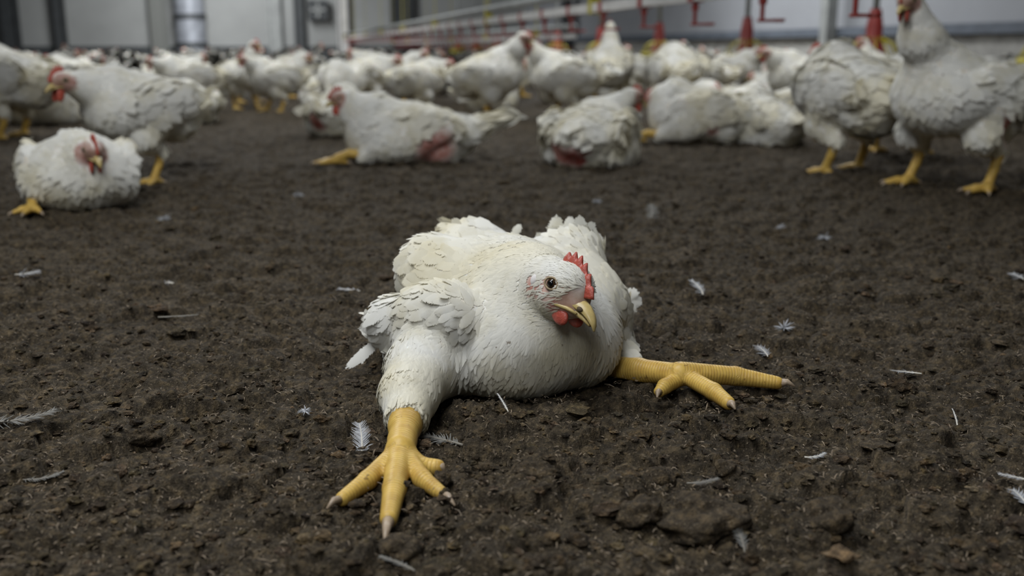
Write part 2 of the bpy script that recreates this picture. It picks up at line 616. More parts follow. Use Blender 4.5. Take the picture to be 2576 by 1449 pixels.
def make_skin(prims, h, face=None, bare=(), zmin=0.003):
    """one continuous body with colour, leg mask and scute coordinate; returns arrays"""
    V, Q = surface_nets(prims, h)
    if zmin is not None:
        V[:, 2] = np.where(V[:, 2] < zmin, zmin - 0.004 * (1 - np.exp((V[:, 2] - zmin) * 60)), V[:, 2])
    df = np.min([p.dist(V) for p in prims if p.grp == 'f'], 0)
    legs = [p for p in prims if p.grp == 'l']
    col = np.tile(WHITE * 0.97, (len(V), 1))
    mask = np.zeros(len(V)); along = np.zeros(len(V))
    if legs:
        D = np.array([p.dist(V) for p in legs])
        k = D.argmin(0); dl = D.min(0)
        mask = np.clip(((df - dl) / 0.003 + 0.5), 0, 1)
        for i, p in enumerate(legs):
            ab = p.b - p.a
            t = np.clip(((V - p.a) @ ab) / (ab @ ab), 0, 1)
            along = np.where(k == i, p.a0 + t * np.linalg.norm(ab), along)
        ye = YELLOW[None] * (0.92 + 0.16 * vnoise(V[:, 0] * 60, V[:, 1] * 60 + V[:, 2] * 90, 3))[:, None]
        col = col * (1 - mask[:, None]) + ye * mask[:, None]
    for (c, r, tint, soft) in list(bare) + (face or []):
        d = np.linalg.norm(V - np.asarray(c), axis=1)
        w = np.clip((r - d) / (r * soft) + 0.0, 0, 1)[:, None] * (1 - mask)[:, None]
        w = w * np.clip(0.70 + 0.9 * (vnoise(V[:, 0] * 180, V[:, 2] * 180 + V[:, 1] * 130, 8) - 0.2), 0, 1)[:, None]
        col = col * (1 - w) + np.asarray(tint) * w
    return V, Q, col, mask, along


def feather_patch(P, Nn, T, L, Wd, lift, col, ragged=0.12, S=6, A=2, camber=0.14, bend=0.26):
    """many small curved feathers as one array set"""
    n = len(P)
    B = np.cross(Nn, T)
    s = np.linspace(0, 1, S)
    wprof = np.array([0.35, 0.78, 1.0, 0.98, 0.74, 0.22]) if S == 6 else np.interp(s, [0, .2, .4, .65, .85, 1], [0.35, .78, 1, .98, .74, .22])
    xs = np.linspace(-1, 1, 2 * A + 1)
    BN = np.repeat(Nn, S * len(xs), 0)
    V = np.zeros((n, S, len(xs), 3)); UV = np.zeros((n, S, len(xs), 3))
    sid = rng.random(n)
    wob = rng.normal(0, 0.10, n)
    for i, si in enumerate(s):
        mid = P + T * (L * si)[:, None] * 1.0 + Nn * (L * (lift * si - bend * 0.5 * si * si) + 0.0006)[:, None] \
            + B * (L * wob * si * si)[:, None]
        for j, x in enumerate(xs):
            jit = 1 + ragged * rng.normal(0, 1, n) * abs(x)
            w = Wd * wprof[i] * jit
            V[:, i, j] = mid + B * (w * x)[:, None] - Nn * (w * camber * x * x)[:, None] \
                - T * (Wd * 0.25 * abs(x))[:, None]
            UV[:, i, j] = np.stack([np.full(n, x), np.full(n, si), sid], 1)
    m = S * len(xs)
    base = []
    for i in range(S - 1):
        for j in range(len(xs) - 1):
            a = i * len(xs) + j
            base.append((a, a + 1, a + len(xs) + 1, a + len(xs)))
    base = np.array(base)
    Q = (base[None] + (np.arange(n) * m)[:, None, None]).reshape(-1, 4)
    C = np.repeat(col, m, 0)
    return V.reshape(-1, 3), Q, C, np.concatenate([UV.reshape(-1, 3), BN], 1)


def plume(prims, V, Q, legmask, density, size=1.0, avoid=(), zmin=0.004, small=None, ragged=0.12):
    """feather sets by part name"""
    a, b, c, d = V[Q[:, 0]], V[Q[:, 1]], V[Q[:, 2]], V[Q[:, 3]]
    ar = 0.5 * np.linalg.norm(np.cross(c - a, d - b), axis=1)
    fp = [p for p in prims if p.grp == 'f']
    cen = (a + b + c + d) / 4
    D = np.array([p.dist(cen) for p in fp])
    Wt = np.exp(-(D - D.min(0)) / 0.010)
    Wt /= Wt.sum(0)
    fl = (Wt * np.array([p.fl for p in fp])[:, None]).sum(0) * size
    if small is not None:
        for (cc, rr, ff) in small:
            w = np.clip(1.4 - np.linalg.norm(cen - np.asarray(cc), axis=1) / rr, 0, 1)
            fl = fl * (1 - w) + ff * w
    dn = (Wt * np.array([p.dens for p in fp])[:, None]).sum(0)
    lm = legmask[Q].mean(1)
    wgt = ar * dn / fl ** 2 * (lm < 0.4)
    num = int(wgt.sum() * density)
    idx = rng.choice(len(Q), num, p=wgt / wgt.sum())
    u = rng.random((num, 2))
    P = (a[idx] * (1 - u[:, :1]) + b[idx] * u[:, :1]) * (1 - u[:, 1:]) + (d[idx] * (1 - u[:, :1]) + c[idx] * u[:, :1]) * u[:, 1:]
    keep = P[:, 2] > zmin
    for av in avoid:
        keep &= (np.linalg.norm(P - np.asarray(av[0]), axis=1) > av[1]) | (rng.random(len(P)) < (av[2] if len(av) > 2 else 0))
    P, idx = P[keep], idx[keep]
    Nn = grad(prims, P)
    fdir = np.array([unit(p.flow if p.flow is not None else (-1, 0, 0)) for p in fp])
    F0 = (Wt[:, idx].T @ fdir)
    F0 += rng.normal(0, 0.16, F0.shape)
    T = F0 - (F0 * Nn).sum(1)[:, None] * Nn
    T /= np.linalg.norm(T, axis=1)[:, None] + 1e-9
    L = fl[idx] * rng.uniform(0.75, 1.25, len(P))
    lf = (Wt[:, idx].T @ np.array([p.lift for p in fp])) * rng.uniform(0.5, 1.6, len(P))
    Wd = L * (Wt[:, idx].T @ np.array([p.wr for p in fp])) * rng.uniform(0.82, 1.18, len(P))
    cr = np.clip((vnoise(P[:, 0] * 14 + 3, P[:, 1] * 14 + P[:, 2] * 17, 4) - 0.35) * 1.6, 0, 1)
    col = WHITE * (1 - cr[:, None]) + CREAM * cr[:, None]
    col = col * rng.uniform(0.92, 1.05, (len(P), 1))
    dom = D[:, idx].argmin(0)
    names = np.array([p.part for p in fp])[dom]
    out = {}
    for nm in sorted(set(names)):
        s = names == nm
        out[nm] = feather_patch(P[s], Nn[s], T[s], L[s], Wd[s], lf[s], np.clip(col[s], 0, 0.9), ragged)
    return out


# ------------------------------------------------------------------ head furniture, in a head frame (x beak, y left, z up)
def frame(o, fwd, up, s=1.0):
    x = unit(fwd); z = unit(np.asarray(up) - np.dot(up, x) * x); y = np.cross(z, x)
    Rm = np.stack([x, y, z], 1)
    o = np.asarray(o, float)
    return o, Rm, s


def tf(fr, p):
    o, Rm, s = fr
    return o + (np.asarray(p, float) * s) @ Rm.T


def xf_mb(mb, fr):
    o, Rm, s = fr
    mb.V = [o + (v * s) @ Rm.T for v in mb.V]
    return mb


def head_prims(fr, fl=0.009, k=0.018, flow=None, wr=0.3, dens=1.0):
    o, Rm, s = fr
    fl_dir = -Rm[:, 0] - 0.3 * Rm[:, 2] if flow is None else flow
    return [E(tf(fr, (0, 0, 0)), np.array([0.026, 0.0165, 0.0195]) * s, Rm, k=k, flow=fl_dir, fl=fl, lift=0.06, wr=wr, dens=dens),
            E(tf(fr, (0.010, 0, 0.0045)), np.array([0.0165, 0.0140, 0.0150]) * s, Rm, k=0.008, flow=fl_dir, fl=fl, lift=0.06, wr=wr, dens=dens),
            Cn(tf(fr, (0.006, 0, -0.006)), tf(fr, (0.022, 0, -0.006)), 0.0135 * s, 0.0074 * s, k=0.008, flow=fl_dir, fl=fl, lift=0.06, wr=wr, dens=dens)]


def comb_mb(teeth=6, h=0.020):
    """a serrated blade along the forehead, thick at the base"""
    mb = MB()
    n = teeth * 6 + 1
    rows = []
    for i in range(n):
        t = i / (n - 1)
        bx = -0.0025 + 0.0290 * t
        bz = 0.0185 - 0.0165 * t ** 1.6
        ph = (t * teeth) % 1.0
        tooth = 1 - abs(ph * 2 - 1) if i < n - 1 else 0
        env = math.sin(math.pi * min(1, max(0, 0.10 + 0.86 * t))) ** 0.7
        top = h * env * (0.58 + 0.42 * tooth ** 0.8)
        lean = -0.003 + 0.012 * t
        mids = []
        for v, th in ((-0.15, 0.0035), (0.35, 0.0030), (0.7, 0.0021), (1.0, 0.0007)):
            mids.append((bx + lean * v, bz + top * v, th * (0.5 + 0.5 * env)))
        rows.append(mids)
    V = []
    for r in rows:
        for (x, z, th) in r: V.append((x, th, z))
        for (x, z, th) in r[::-1]: V.append((x, -th, z))
    m = 8
    Q = [(i * m + k, (i + 1) * m + k, (i + 1) * m + (k + 1) % m, i * m + (k + 1) % m) for i in range(n - 1) for k in range(m)]
    Q += [(0, 1, 6, 7), (1, 2, 5, 6), (2, 3, 4, 5)]
    b = (n - 1) * m
    Q += [(b + 7, b + 6, b + 1, b), (b + 6, b + 5, b + 2, b + 1), (b + 5, b + 4, b + 3, b + 2)]
    return mb.add(V, Q)


def beak_mb():
    mb = MB()
    # upper bill: hooked, triangular in section
    st = [(0.0115, -0.0030, 0.0100, 0.0072), (0.019, -0.0034, 0.0086, 0.0078), (0.027, -0.0040, 0.0072, 0.0070), (0.036, -0.0058, 0.0056, 0.0058),
          (0.0425, -0.0088, 0.0042, 0.0044), (0.0470, -0.0125, 0.0024, 0.0030), (0.0490, -0.0165, 0.0007, 0.0008)]
    V, seg = [], 12
    for (x, z, w, hh) in st:
        for k in range(seg):
            a = 2 * math.pi * k / seg
            cy, sz = math.cos(a), math.sin(a)
            V.append((x, w * cy * (1 - 0.35 * max(0, sz)), z + hh * sz * (1.0 if sz > 0 else 0.45)))
    n = len(st)
    Q = [(i * seg + k, i * seg + (k + 1) % seg, (i + 1) * seg + (k + 1) % seg, (i + 1) * seg + k) for i in range(n - 1) for k in range(seg)]
    T = [((n - 1) * seg, (n - 1) * seg + k, (n - 1) * seg + k + 1) for k in range(1, seg - 1)]
    mb.add(V, Q, T)
    # lower bill
    st = [(0.016, -0.0082, 0.0074, 0.0034), (0.027, -0.0086, 0.0060, 0.0032), (0.036, -0.0104, 0.0042, 0.0028), (0.0430, -0.0138, 0.0014, 0.0012)]
    V = []
    for (x, z, w, hh) in st:
        for k in range(seg):
            a = 2 * math.pi * k / seg
            V.append((x, w * math.cos(a), z + hh * math.sin(a)))
    n = len(st)
    Q = [(i * seg + k, i * seg + (k + 1) % seg, (i + 1) * seg + (k + 1) % seg, (i + 1) * seg + k) for i in range(n - 1) for k in range(seg)]
    T = [((n - 1) * seg, (n - 1) * seg + k, (n - 1) * seg + k + 1) for k in range(1, seg - 1)]
    mb.add(V, Q, T)
    for sd in (-1, 1):                               # fold of the gape
        mb.tube([(0.0075, sd * 0.0118, -0.0085), (0.014, sd * 0.0108, -0.0082), (0.023, sd * 0.0078, -0.0078), (0.032, sd * 0.0056, -0.0090)], [0.0008, 0.0017, 0.0019, 0.0010], 8)
    mb.V = [np.array([0.016, 0, -0.007]) + (v - np.array([0.016, 0, -0.007])) * (0.88, 1.10, 0.90) for v in mb.V]
    return mb


def wattle_mb(sd, ln=1.0):
    mb = MB()
    mb.ball((0.0150, sd * 0.0072, -0.0125 - 0.0055 * ln), (0.0088, 0.0032, 0.0045 + 0.0055 * ln), None, 18, 12)
    v = mb.V[-1]
    v[:, 0] -= 0.25 * (v[:, 2] + 0.012)
    return mb


def eye_parts(sd):
    R_ = None
    c = np.array([0.008, sd * 0.0158, 0.0045])
    out = unit((0.35, sd, 0.1))
    ball = MB().ball(c - out * 0.0012, 0.0045, seg=16, rings=10)
    pup = MB().ball(c + out * 0.0007, 0.0030, seg=12, rings=8)
    lid = MB()
    u = unit(np.cross(out, (0, 0, 1))); v = np.cross(u, out)
    ring = [c + out * 0.0012 + (u * math.cos(a) * 0.0052 + v * math.sin(a) * 0.0041) for a in np.linspace(0, 2 * math.pi, 19)]
    lid.tube(ring, 0.0009, 6, caps=False)
    return ball, pup, lid


# ------------------------------------------------------------------ a chicken as parts
def body_object(skin, root, off):
    V, Q, col, mask, along = skin
    return obj('body', mesh_from('body', V - off, Q, None, M_BODY, True, col, {'legmask': mask, 'along': along}), root)


def head_objects(fr, root, off, detail=True, comb_h=0.02, wl=1.0, teeth=6):
    xf_mb(comb_mb(teeth, comb_h), fr).build('comb', M_COMB, root, off)
    bk = xf_mb(beak_mb(), fr).build('beak', M_BEAK, root, off)
    for sd in (-1, 1):
        xf_mb(wattle_mb(sd, wl), fr).build('wattle', M_COMB, root, off)
        ball, pup, lid = eye_parts(sd)
        e = xf_mb(ball, fr).build('eye', M_EYE, root, off)
        xf_mb(pup, fr).build('pupil', M_PUPIL, e, off)
        if detail:
            xf_mb(lid, fr).build('eyelid', M_LID, e, off)
            lb = MB().ball((-0.0110, sd * 0.0156, 0.0012), (0.0036, 0.0025, 0.0048))
            xf_mb(lb, fr).build('earlobe', M_LOBE, root, off)
    return bk


def face_tints(fr, k=1.0):
    o, Rm, s = fr
    t = []
    for sd in (-1, 1):
        t.append((tf(fr, (0.011, sd * 0.014, -0.001)), 0.0195 * s, PINK * np.array([1.1, 1.25, 1.25]), 0.5))
        t.append((tf(fr, (-0.009, sd * 0.014, -0.003)), 0.0125 * s, PINK, 0.6))
        t.append((tf(fr, (0.013, sd * 0.012, -0.012)), 0.009 * s, PINK * 0.8, 0.6))
        t.append((tf(fr, (0.0175, sd * 0.0115, -0.001)), 0.008 * s, np.array([0.36, 0.24, 0.17]), 0.8))
    t.append((tf(fr, (0.0215, 0, -0.004)), 0.0155 * s, np.array([0.46, 0.27, 0.19]), 0.5))
    t = [(a, b * (1.25 if k < 1 else 1), c * k, d * (0.6 if k < 1 else 1)) for a, b, c, d in t]
    return t


# ================================================================== the setting
BA = math.radians(13.2)
bR = np.array([math.cos(BA), math.sin(BA), 0]); bD = np.array([-math.sin(BA), math.cos(BA), 0])


def bw(a, t, z=0.0):
    """barn coordinates: a across to the right, t along the lines of pipes"""
    return bR * a + bD * t + np.array([0, 0, z])


BARN = np.stack([bR, bD, np.array([0, 0, 1.0])], 1)


def floor_height(x, y):
    wx = x + 0.012 * (vnoise(x * 40, y * 40, 21) - 0.5); wy = y + 0.012 * (vnoise(x * 40 + 9, y * 40, 22) - 0.5)
    h = 0.014 * (vnoise(x * 3.1, y * 3.1, 1) - 0.5) + 0.007 * (vnoise(x * 11, y * 11, 2) - 0.5)
    d, hid = worley(wx * 26, wy * 26, 3)
    h = h + 0.014 * np.sqrt(np.clip(1 - (d * 1.35) ** 2, 0, 1)) * np.clip(hid * 2.2 - 0.8, 0, 1)
    d, hid = worley(wx * 70, wy * 70, 4)
    h = h + 0.0085 * np.sqrt(np.clip(1 - (d * 1.25) ** 2, 0, 1)) * (0.25 + 0.75 * hid)
    d, hid = worley(wx * 160 + 3, wy * 160, 5)
    h = h + 0.0034 * np.sqrt(np.clip(1 - (d * 1.2) ** 2, 0, 1)) * (0.3 + 0.7 * hid)
    h = h + 0.0012 * (vnoise(x * 420, y * 420, 6) - 0.5)
    return h - 0.006


def build_floor():
    y1 = 0.40 * np.exp(np.arange(0, math.log(2.9 / 0.40), 0.0027))
    y2 = 6.5 * np.exp(np.arange(0.02, math.log(30 / 6.5), 0.02))
    ym = 2.9 * np.exp(np.arange(0.0054, math.log(6.5 / 2.9), 0.0054))
    Y = np.concatenate([y1, ym, y2])
    U = np.linspace(-1, 1, 780)
    U = np.sign(U) * (np.abs(U) * 0.75 + 0.25 * np.abs(U) ** 3)
    YY, UU = np.meshgrid(Y, U, indexing='ij')
    XX = UU * (0.30 + 0.72 * YY)
    amp = np.ones_like(YY)
    # litter pressed flat under the heavy bird
    Hh = floor_height(XX, YY)
    d = np.sqrt(((XX - 0.02) / 0.15) ** 2 + ((YY - 1.03) / 0.13) ** 2)
    Hh = Hh - 0.010 * np.clip(1.25 - d, 0, 1)
    for fx, fy in ((-0.09, 0.72), (0.215, 0.95)):        # and under its feet
        Hh = Hh - 0.006 * np.clip(1.4 - np.hypot(XX - fx, YY - fy) / 0.075, 0, 1)
    V = np.stack([XX, YY, Hh], -1).reshape(-1, 3)
    nr, ncol = XX.shape
    i = (np.arange(nr - 1)[:, None] * ncol + np.arange(ncol - 1)[None]).ravel()
    Q = np.stack([i, i + 1, i + 1 + ncol, i + ncol], 1)
    tag(obj('floor', mesh_from('floor', V, Q, None, M_LITTER, True, np.ones((len(V), 3)))), 'dark brown crumbly litter floor of the barn', 'floor', kind='structure')


def ground_z(x, y): return float(floor_height(np.array([x]), np.array([y]))[0])


def build_crumbs():
    """loose crumbs of litter and wood shavings lying on the floor: nobody could count them"""
    t = (1 + 5 ** .5) / 2
    iv = np.array([(-1, t, 0), (1, t, 0), (-1, -t, 0), (1, -t, 0), (0, -1, t), (0, 1, t), (0, -1, -t), (0, 1, -t), (t, 0, -1), (t, 0, 1), (-t, 0, -1), (-t, 0, 1)])
    iv = iv / np.linalg.norm(iv[0])
    it = [(0, 11, 5), (0, 5, 1), (0, 1, 7), (0, 7, 10), (0, 10, 11), (1, 5, 9), (5, 11, 4), (11, 10, 2), (10, 7, 6), (7, 1, 8), (3, 9, 4), (3, 4, 2), (3, 2, 6), (3, 6, 8), (3, 8, 9), (4, 9, 5), (2, 4, 11), (6, 2, 10), (8, 6, 7), (9, 8, 1)]
    V = [tuple(v) for v in iv]; T = []
    mid = {}
    def mp(a, b):
        k = (min(a, b), max(a, b))
        if k not in mid:
            v = unit((np.array(V[a]) + np.array(V[b])) / 2); V.append(tuple(v)); mid[k] = len(V) - 1
        return mid[k]
    for (a, b, c) in it:
        ab, bc, ca = mp(a, b), mp(b, c), mp(c, a)
        T += [(a, ab, ca), (b, bc, ab), (c, ca, bc), (ab, bc, ca)]
    V = np.array(V); T = np.array(T)
    n = 12000
    yy = 0.50 * np.exp(rng.random(n) ** 0.9 * math.log(2.6 / 0.50))
    xx = rng.uniform(-1, 1, n) * (0.1 + 0.58 * yy)
    sz = 0.0012 + 0.0042 * rng.random(n) ** 4 + (rng.random(n) < 0.012) * rng.uniform(0.002, 0.0085, n)
    ok = ~((((xx - 0.02) / 0.16) ** 2 + ((yy - 1.04) / 0.15) ** 2 < 1) & (sz > 0.003))
    xx, yy, sz = xx[ok], yy[ok], sz[ok]; n = len(xx)
    zz = floor_height(xx, yy)
    jit = 1 + rng.normal(0, 0.23, (n, len(V), 1))
    sc = np.stack([rng.uniform(0.8, 1.5, n), rng.uniform(0.8, 1.3, n), rng.uniform(0.25, 0.75, n)], 1)
    tone = rng.choice([0.6, 0.85, 1.1, 1.45, 2.0], n, p=[.24, .34, .26, .13, .03])
    hue = np.stack([tone * rng.uniform(0.98, 1.16, n), tone, tone * rng.uniform(0.80, 1.0, n)], 1)
    ang = rng.uniform(0, 6.28, n)
    P = V[None] * jit * sc[:, None] * sz[:, None, None]
    ca, sa = np.cos(ang)[:, None], np.sin(ang)[:, None]
    P = np.stack([P[..., 0] * ca - P[..., 1] * sa, P[..., 0] * sa + P[..., 1] * ca, P[..., 2]], -1)
    P += np.stack([xx, yy, zz + sz * 0.3], 1)[:, None]
    TT = (T[None] + (np.arange(n) * len(V))[:, None, None]).reshape(-1, 3)
    tag(obj('litter_crumbs', mesh_from('litter_crumbs', P.reshape(-1, 3), None, TT, M_LITTER, False, np.repeat(hue, len(V), 0))),
        'loose dark brown crumbs and clods of litter scattered over the floor', 'litter', kind='stuff')
    n = 15000
    yy = 0.50 * np.exp(rng.random(n) * math.log(3.4 / 0.50))
    xx = rng.uniform(-1, 1, n) * (0.1 + 0.58 * yy)
    ln = rng.uniform(0.0012, 0.0060, n); wd = rng.uniform(0.00022, 0.0008, n)
    big = rng.random(n) < 0.03
    ln = np.where(big, ln * 2.2, ln)
    zz = floor_height(xx, yy) + 0.0018
    a = rng.uniform(0, 6.28, n); el = rng.normal(0.1, 0.35, n)
    d = np.stack([np.cos(a) * np.cos(el), np.sin(a) * np.cos(el), np.sin(el)], 1)
    s = np.stack([-np.sin(a), np.cos(a), rng.normal(0, 0.3, n)], 1)
    up = np.cross(d, s)
    P0 = np.stack([xx, yy, zz], 1)
    pts = []
    for k, (u, w) in enumerate(((-.5, .6), (0, 1), (.5, .5))):
        cc = P0 + d * (ln * u)[:, None] + up * (ln * 0.12 * (1 - 4 * u * u))[:, None]
        for (sx, sz_) in ((-1, 0), (0, .5), (1, 0)):
            pts.append(cc + s * (wd * w * sx)[:, None] + up * (wd * sz_)[:, None])
    P = np.stack(pts, 1)
    base = np.array([(0, 1, 4, 3), (1, 2, 5, 4), (3, 4, 7, 6), (4, 5, 8, 7), (0, 3, 5, 2), (3, 6, 8, 5)])
    Q = (base[None] + (np.arange(n) * 9)[:, None, None]).reshape(-1, 4)
    tag(obj('wood_shavings', mesh_from('wood_shavings', P.reshape(-1, 3), Q, None, M_SHAVING, False)),
        'pale flecks of straw and wood shavings strewn over the dark litter', 'shavings', kind='stuff')


T_END, A_RIGHT, A_LEFT = 24.0, 6.0, -11.0


def build_walls():
    w = MB()
    w.box(bw((A_LEFT + A_RIGHT) / 2, T_END + 0.1, 1.6), (A_RIGHT - A_LEFT + 0.4, 0.2, 3.4), BARN)
    w = w.build('wall_back', M_PANEL, smooth=False); tag(w, 'grey panelled end wall of the barn', 'wall', kind='structure')
    w = MB().box(bw(A_RIGHT + 0.1, T_END / 2 + 0.5, 1.9), (0.2, T_END - 1.0, 2.8), BARN).build('wall_right', M_PANEL_R, smooth=False)
    tag(w, 'light grey metal side wall above the concrete base', 'wall', kind='structure')
    b = MB().box(bw(A_RIGHT + 0.06, T_END / 2 + 0.5, 0.23), (0.3, T_END - 1.0, 0.5), BARN).build('baseboard_right', M_CONC, smooth=False)
    tag(b, 'speckled pale concrete base of the side wall', 'wall base', kind='structure')
    b = MB().box(bw((A_LEFT + A_RIGHT) / 2, T_END - 0.03, 0.12), (A_RIGHT - A_LEFT - 0.1, 0.06, 0.5), BARN).build('baseboard_back', M_DARK, smooth=False)
    tag(b, 'dark base strip of the end wall', 'wall base', kind='structure')
    r = MB().box(bw(A_RIGHT - 0.13, T_END / 2 + 0.5, 0.50), (0.06, T_END - 1.0, 0.09), BARN).build('trim_1', M_RAIL, smooth=False)
    tag(r, 'blue-grey rail along the side wall', 'trim', kind='structure')


def upright(name, px, a_wid, mat, label, cat, z1=3.0, dep=0.12, ribs=0):
    """a post in front of the end wall, found by where it stands along that wall"""
    d = ray(px, 60); d = d / (d @ bD)
    a = (d @ bR) * (T_END - 0.12)
    base = bw(a, T_END - 0.15, 0.0)
    root = bpy.data.objects.new(name, None); COL.objects.link(root)
    root.location = base; root.rotation_euler = (0, 0, BA)
    tag(root, label, cat)
    if ribs:
        m = MB().lathe([(a_wid / 2 * (1.0 + 0.06 * (i % 2)), i * z1 / ribs) for i in range(ribs + 1)], (0, -a_wid / 2 - 0.02, 0), 20)
        m.build('shaft', mat, root)
        for z in (0.35, 0.95, 1.55):
            MB().lathe([(a_wid / 2 * 1.13, z), (a_wid / 2 * 1.13, z + 0.1)], (0, -a_wid / 2 - 0.02, 0), 20).build('collar', M_DARK, root)
    else:
        MB().box((0, 0, z1 / 2), (a_wid, dep * 0.35, z1)).build('web', mat, root, smooth=False)
        for s in (-1, 1):
            MB().box((s * a_wid * 0.42, -0.01, z1 / 2), (a_wid * 0.16, dep, z1)).build('flange', mat, root, smooth=False)
        MB().box((0, -0.02, 0.02), (a_wid * 1.5, dep * 1.5, 0.04)).build('foot_plate', mat, root, smooth=False)
    return root


def build_end_wall_things():
    upright('steel_post', 28, 0.35, M_DARK, 'dark steel post at the far left end of the barn wall', 'post')
    upright('steel_post', 152, 0.24, M_DARK, 'narrow dark steel post on the end wall above the standing chicken', 'post')
    upright('steel_post', 400, 0.36, simple('post_grey_green', (0.17, 0.175, 0.16), 0.6), 'grey-green post beside the silver ribbed duct', 'post')
    upright('ribbed_duct', 482, 0.62, M_STEEL, 'silver ribbed air duct standing against the grey end wall', 'duct', ribs=30)
    upright('steel_post', 690, 0.30, M_ALU, 'grey post on the end wall where the pipes vanish', 'post')
    upright('steel_post', 752, 0.22, M_DARK, 'dark post between the vanishing pipes and the black fan', 'post')
    upright('standing_pipe', 862, 0.24, M_WHITEPIPE, 'pale upright pipe on the end wall right of the fan', 'pipe')
    upright('steel_post', 1010, 0.5, M_DARK, 'wide dark post behind the drinker line', 'post')
    # black fan box
    d = ray(800, 30); d = d / (d @ bD)
    c = bw((d @ bR) * (T_END - 0.3), T_END - 0.3, 1.05)
    root = bpy.data.objects.new('wall_fan', None); COL.objects.link(root)
    root.location = c; root.rotation_euler = (0, 0, BA)
    tag(root, 'small black fan mounted high on the end wall', 'fan')
    MB().box((0, 0.1, 0.12), (0.44, 0.2, 0.44)).build('housing', M_DARK, root, smooth=False)
    mb = MB()
    for k in range(4):
        a = k * math.pi / 2
        mb.box((0.09 * math.cos(a), -0.03, 0.12 + 0.09 * math.sin(a)), (0.15, 0.02, 0.06), np.array(Matrix.Rotation(-a, 3, 'Y')))
    mb.build('blades', M_ALU, root, smooth=False)
    # posts on the side wall
    for px, lab in ((1428, 'dark steel post on the side wall behind the drinkers'), (2090, 'grey steel post on the side wall above the right-hand chickens')):
        d = ray(px, 60); d = d / (d @ bR)
        t = (d @ bD) * (A_RIGHT - 0.2)
        r2 = bpy.data.objects.new('side_post', None); COL.objects.link(r2)
        r2.location = bw(A_RIGHT - 0.23, t, 0); r2.rotation_euler = (0, 0, BA)
        tag(r2, lab, 'post')
        sz = 0.35 if px < 2000 else 0.14
        MB().box((0, 0, 1.5), (0.12, sz, 3.0)).build('shaft', M_DARK if px < 2000 else M_ALU, r2, smooth=False)
        MB().box((0, 0, 0.03), (0.2, sz * 1.5, 0.06)).build('foot_plate', M_DARK, r2, smooth=False)


def drinker_line(a, z, t0, t1, first, step, label, full=True):
    root = bpy.data.objects.new('drinker_line', None); COL.objects.link(root)
    root.location = bw(a, t0, 0); root.rotation_euler = (0, 0, BA)
    tag(root, label, 'drinker line')
    L = t1 - t0
    MB().box((0, L / 2, z), (0.042, L, 0.042)).build('water_pipe', M_WHITEPIPE, root, smooth=False)
    MB().tube([(0, 0, z + 0.085), (0, L, z + 0.085)], 0.025, 12).build('support_pipe', M_ALU, root)
    hm = None; t = 1.4
    while t < L:
        if hm is None:
            mb = MB().box((0, 0, z + 0.03), (0.05, 0.05, 0.12)); mb.tube([(0, 0, z + 0.08), (0, 0, 2.4)], 0.004, 6)
            hm = mesh_from('hanger', *mb.arrays(), M_YELPLAST, False)
        obj('hanger', hm, root, (0, t, 0)); t += 2.6
    sm = cm = None; t = first - t0; k = 0
    while t < L - 0.3 and k < 40:
        if sm is None:
            s = MB().box((0, 0, z), (0.050, 0.045, 0.052)); s.tube([(0, 0, z - 0.02), (0, 0, z - 0.105)], [0.0085, 0.0075], 10)
            s.tube([(0, 0, z - 0.03), (0, 0, z - 0.055)], 0.014, 10)
            sm = mesh_from('drinker', *s.arrays(), M_REDPLAST, False)
            c = MB().box((0.028, 0, z - 0.107), (0.075, 0.02, 0.010))
            c.lathe([(0.0, -0.008), (0.018, -0.007), (0.022, 0.004), (0.019, 0.004), (0.0, -0.003)], (0.062, 0, z - 0.105), 16)
            c.lathe([(0.0, -0.008), (0.016, -0.007), (0.017, 0.003), (0.0, -0.001)], (0.0, 0, z - 0.105), 16)
            cm = mesh_from('drip_cup', *c.arrays(), M_REDPLAST, True)
        dr = obj('drinker', sm, root, (0, t, 0))
        obj('drip_cup', cm, dr)
        t += step; k += 1
    return root


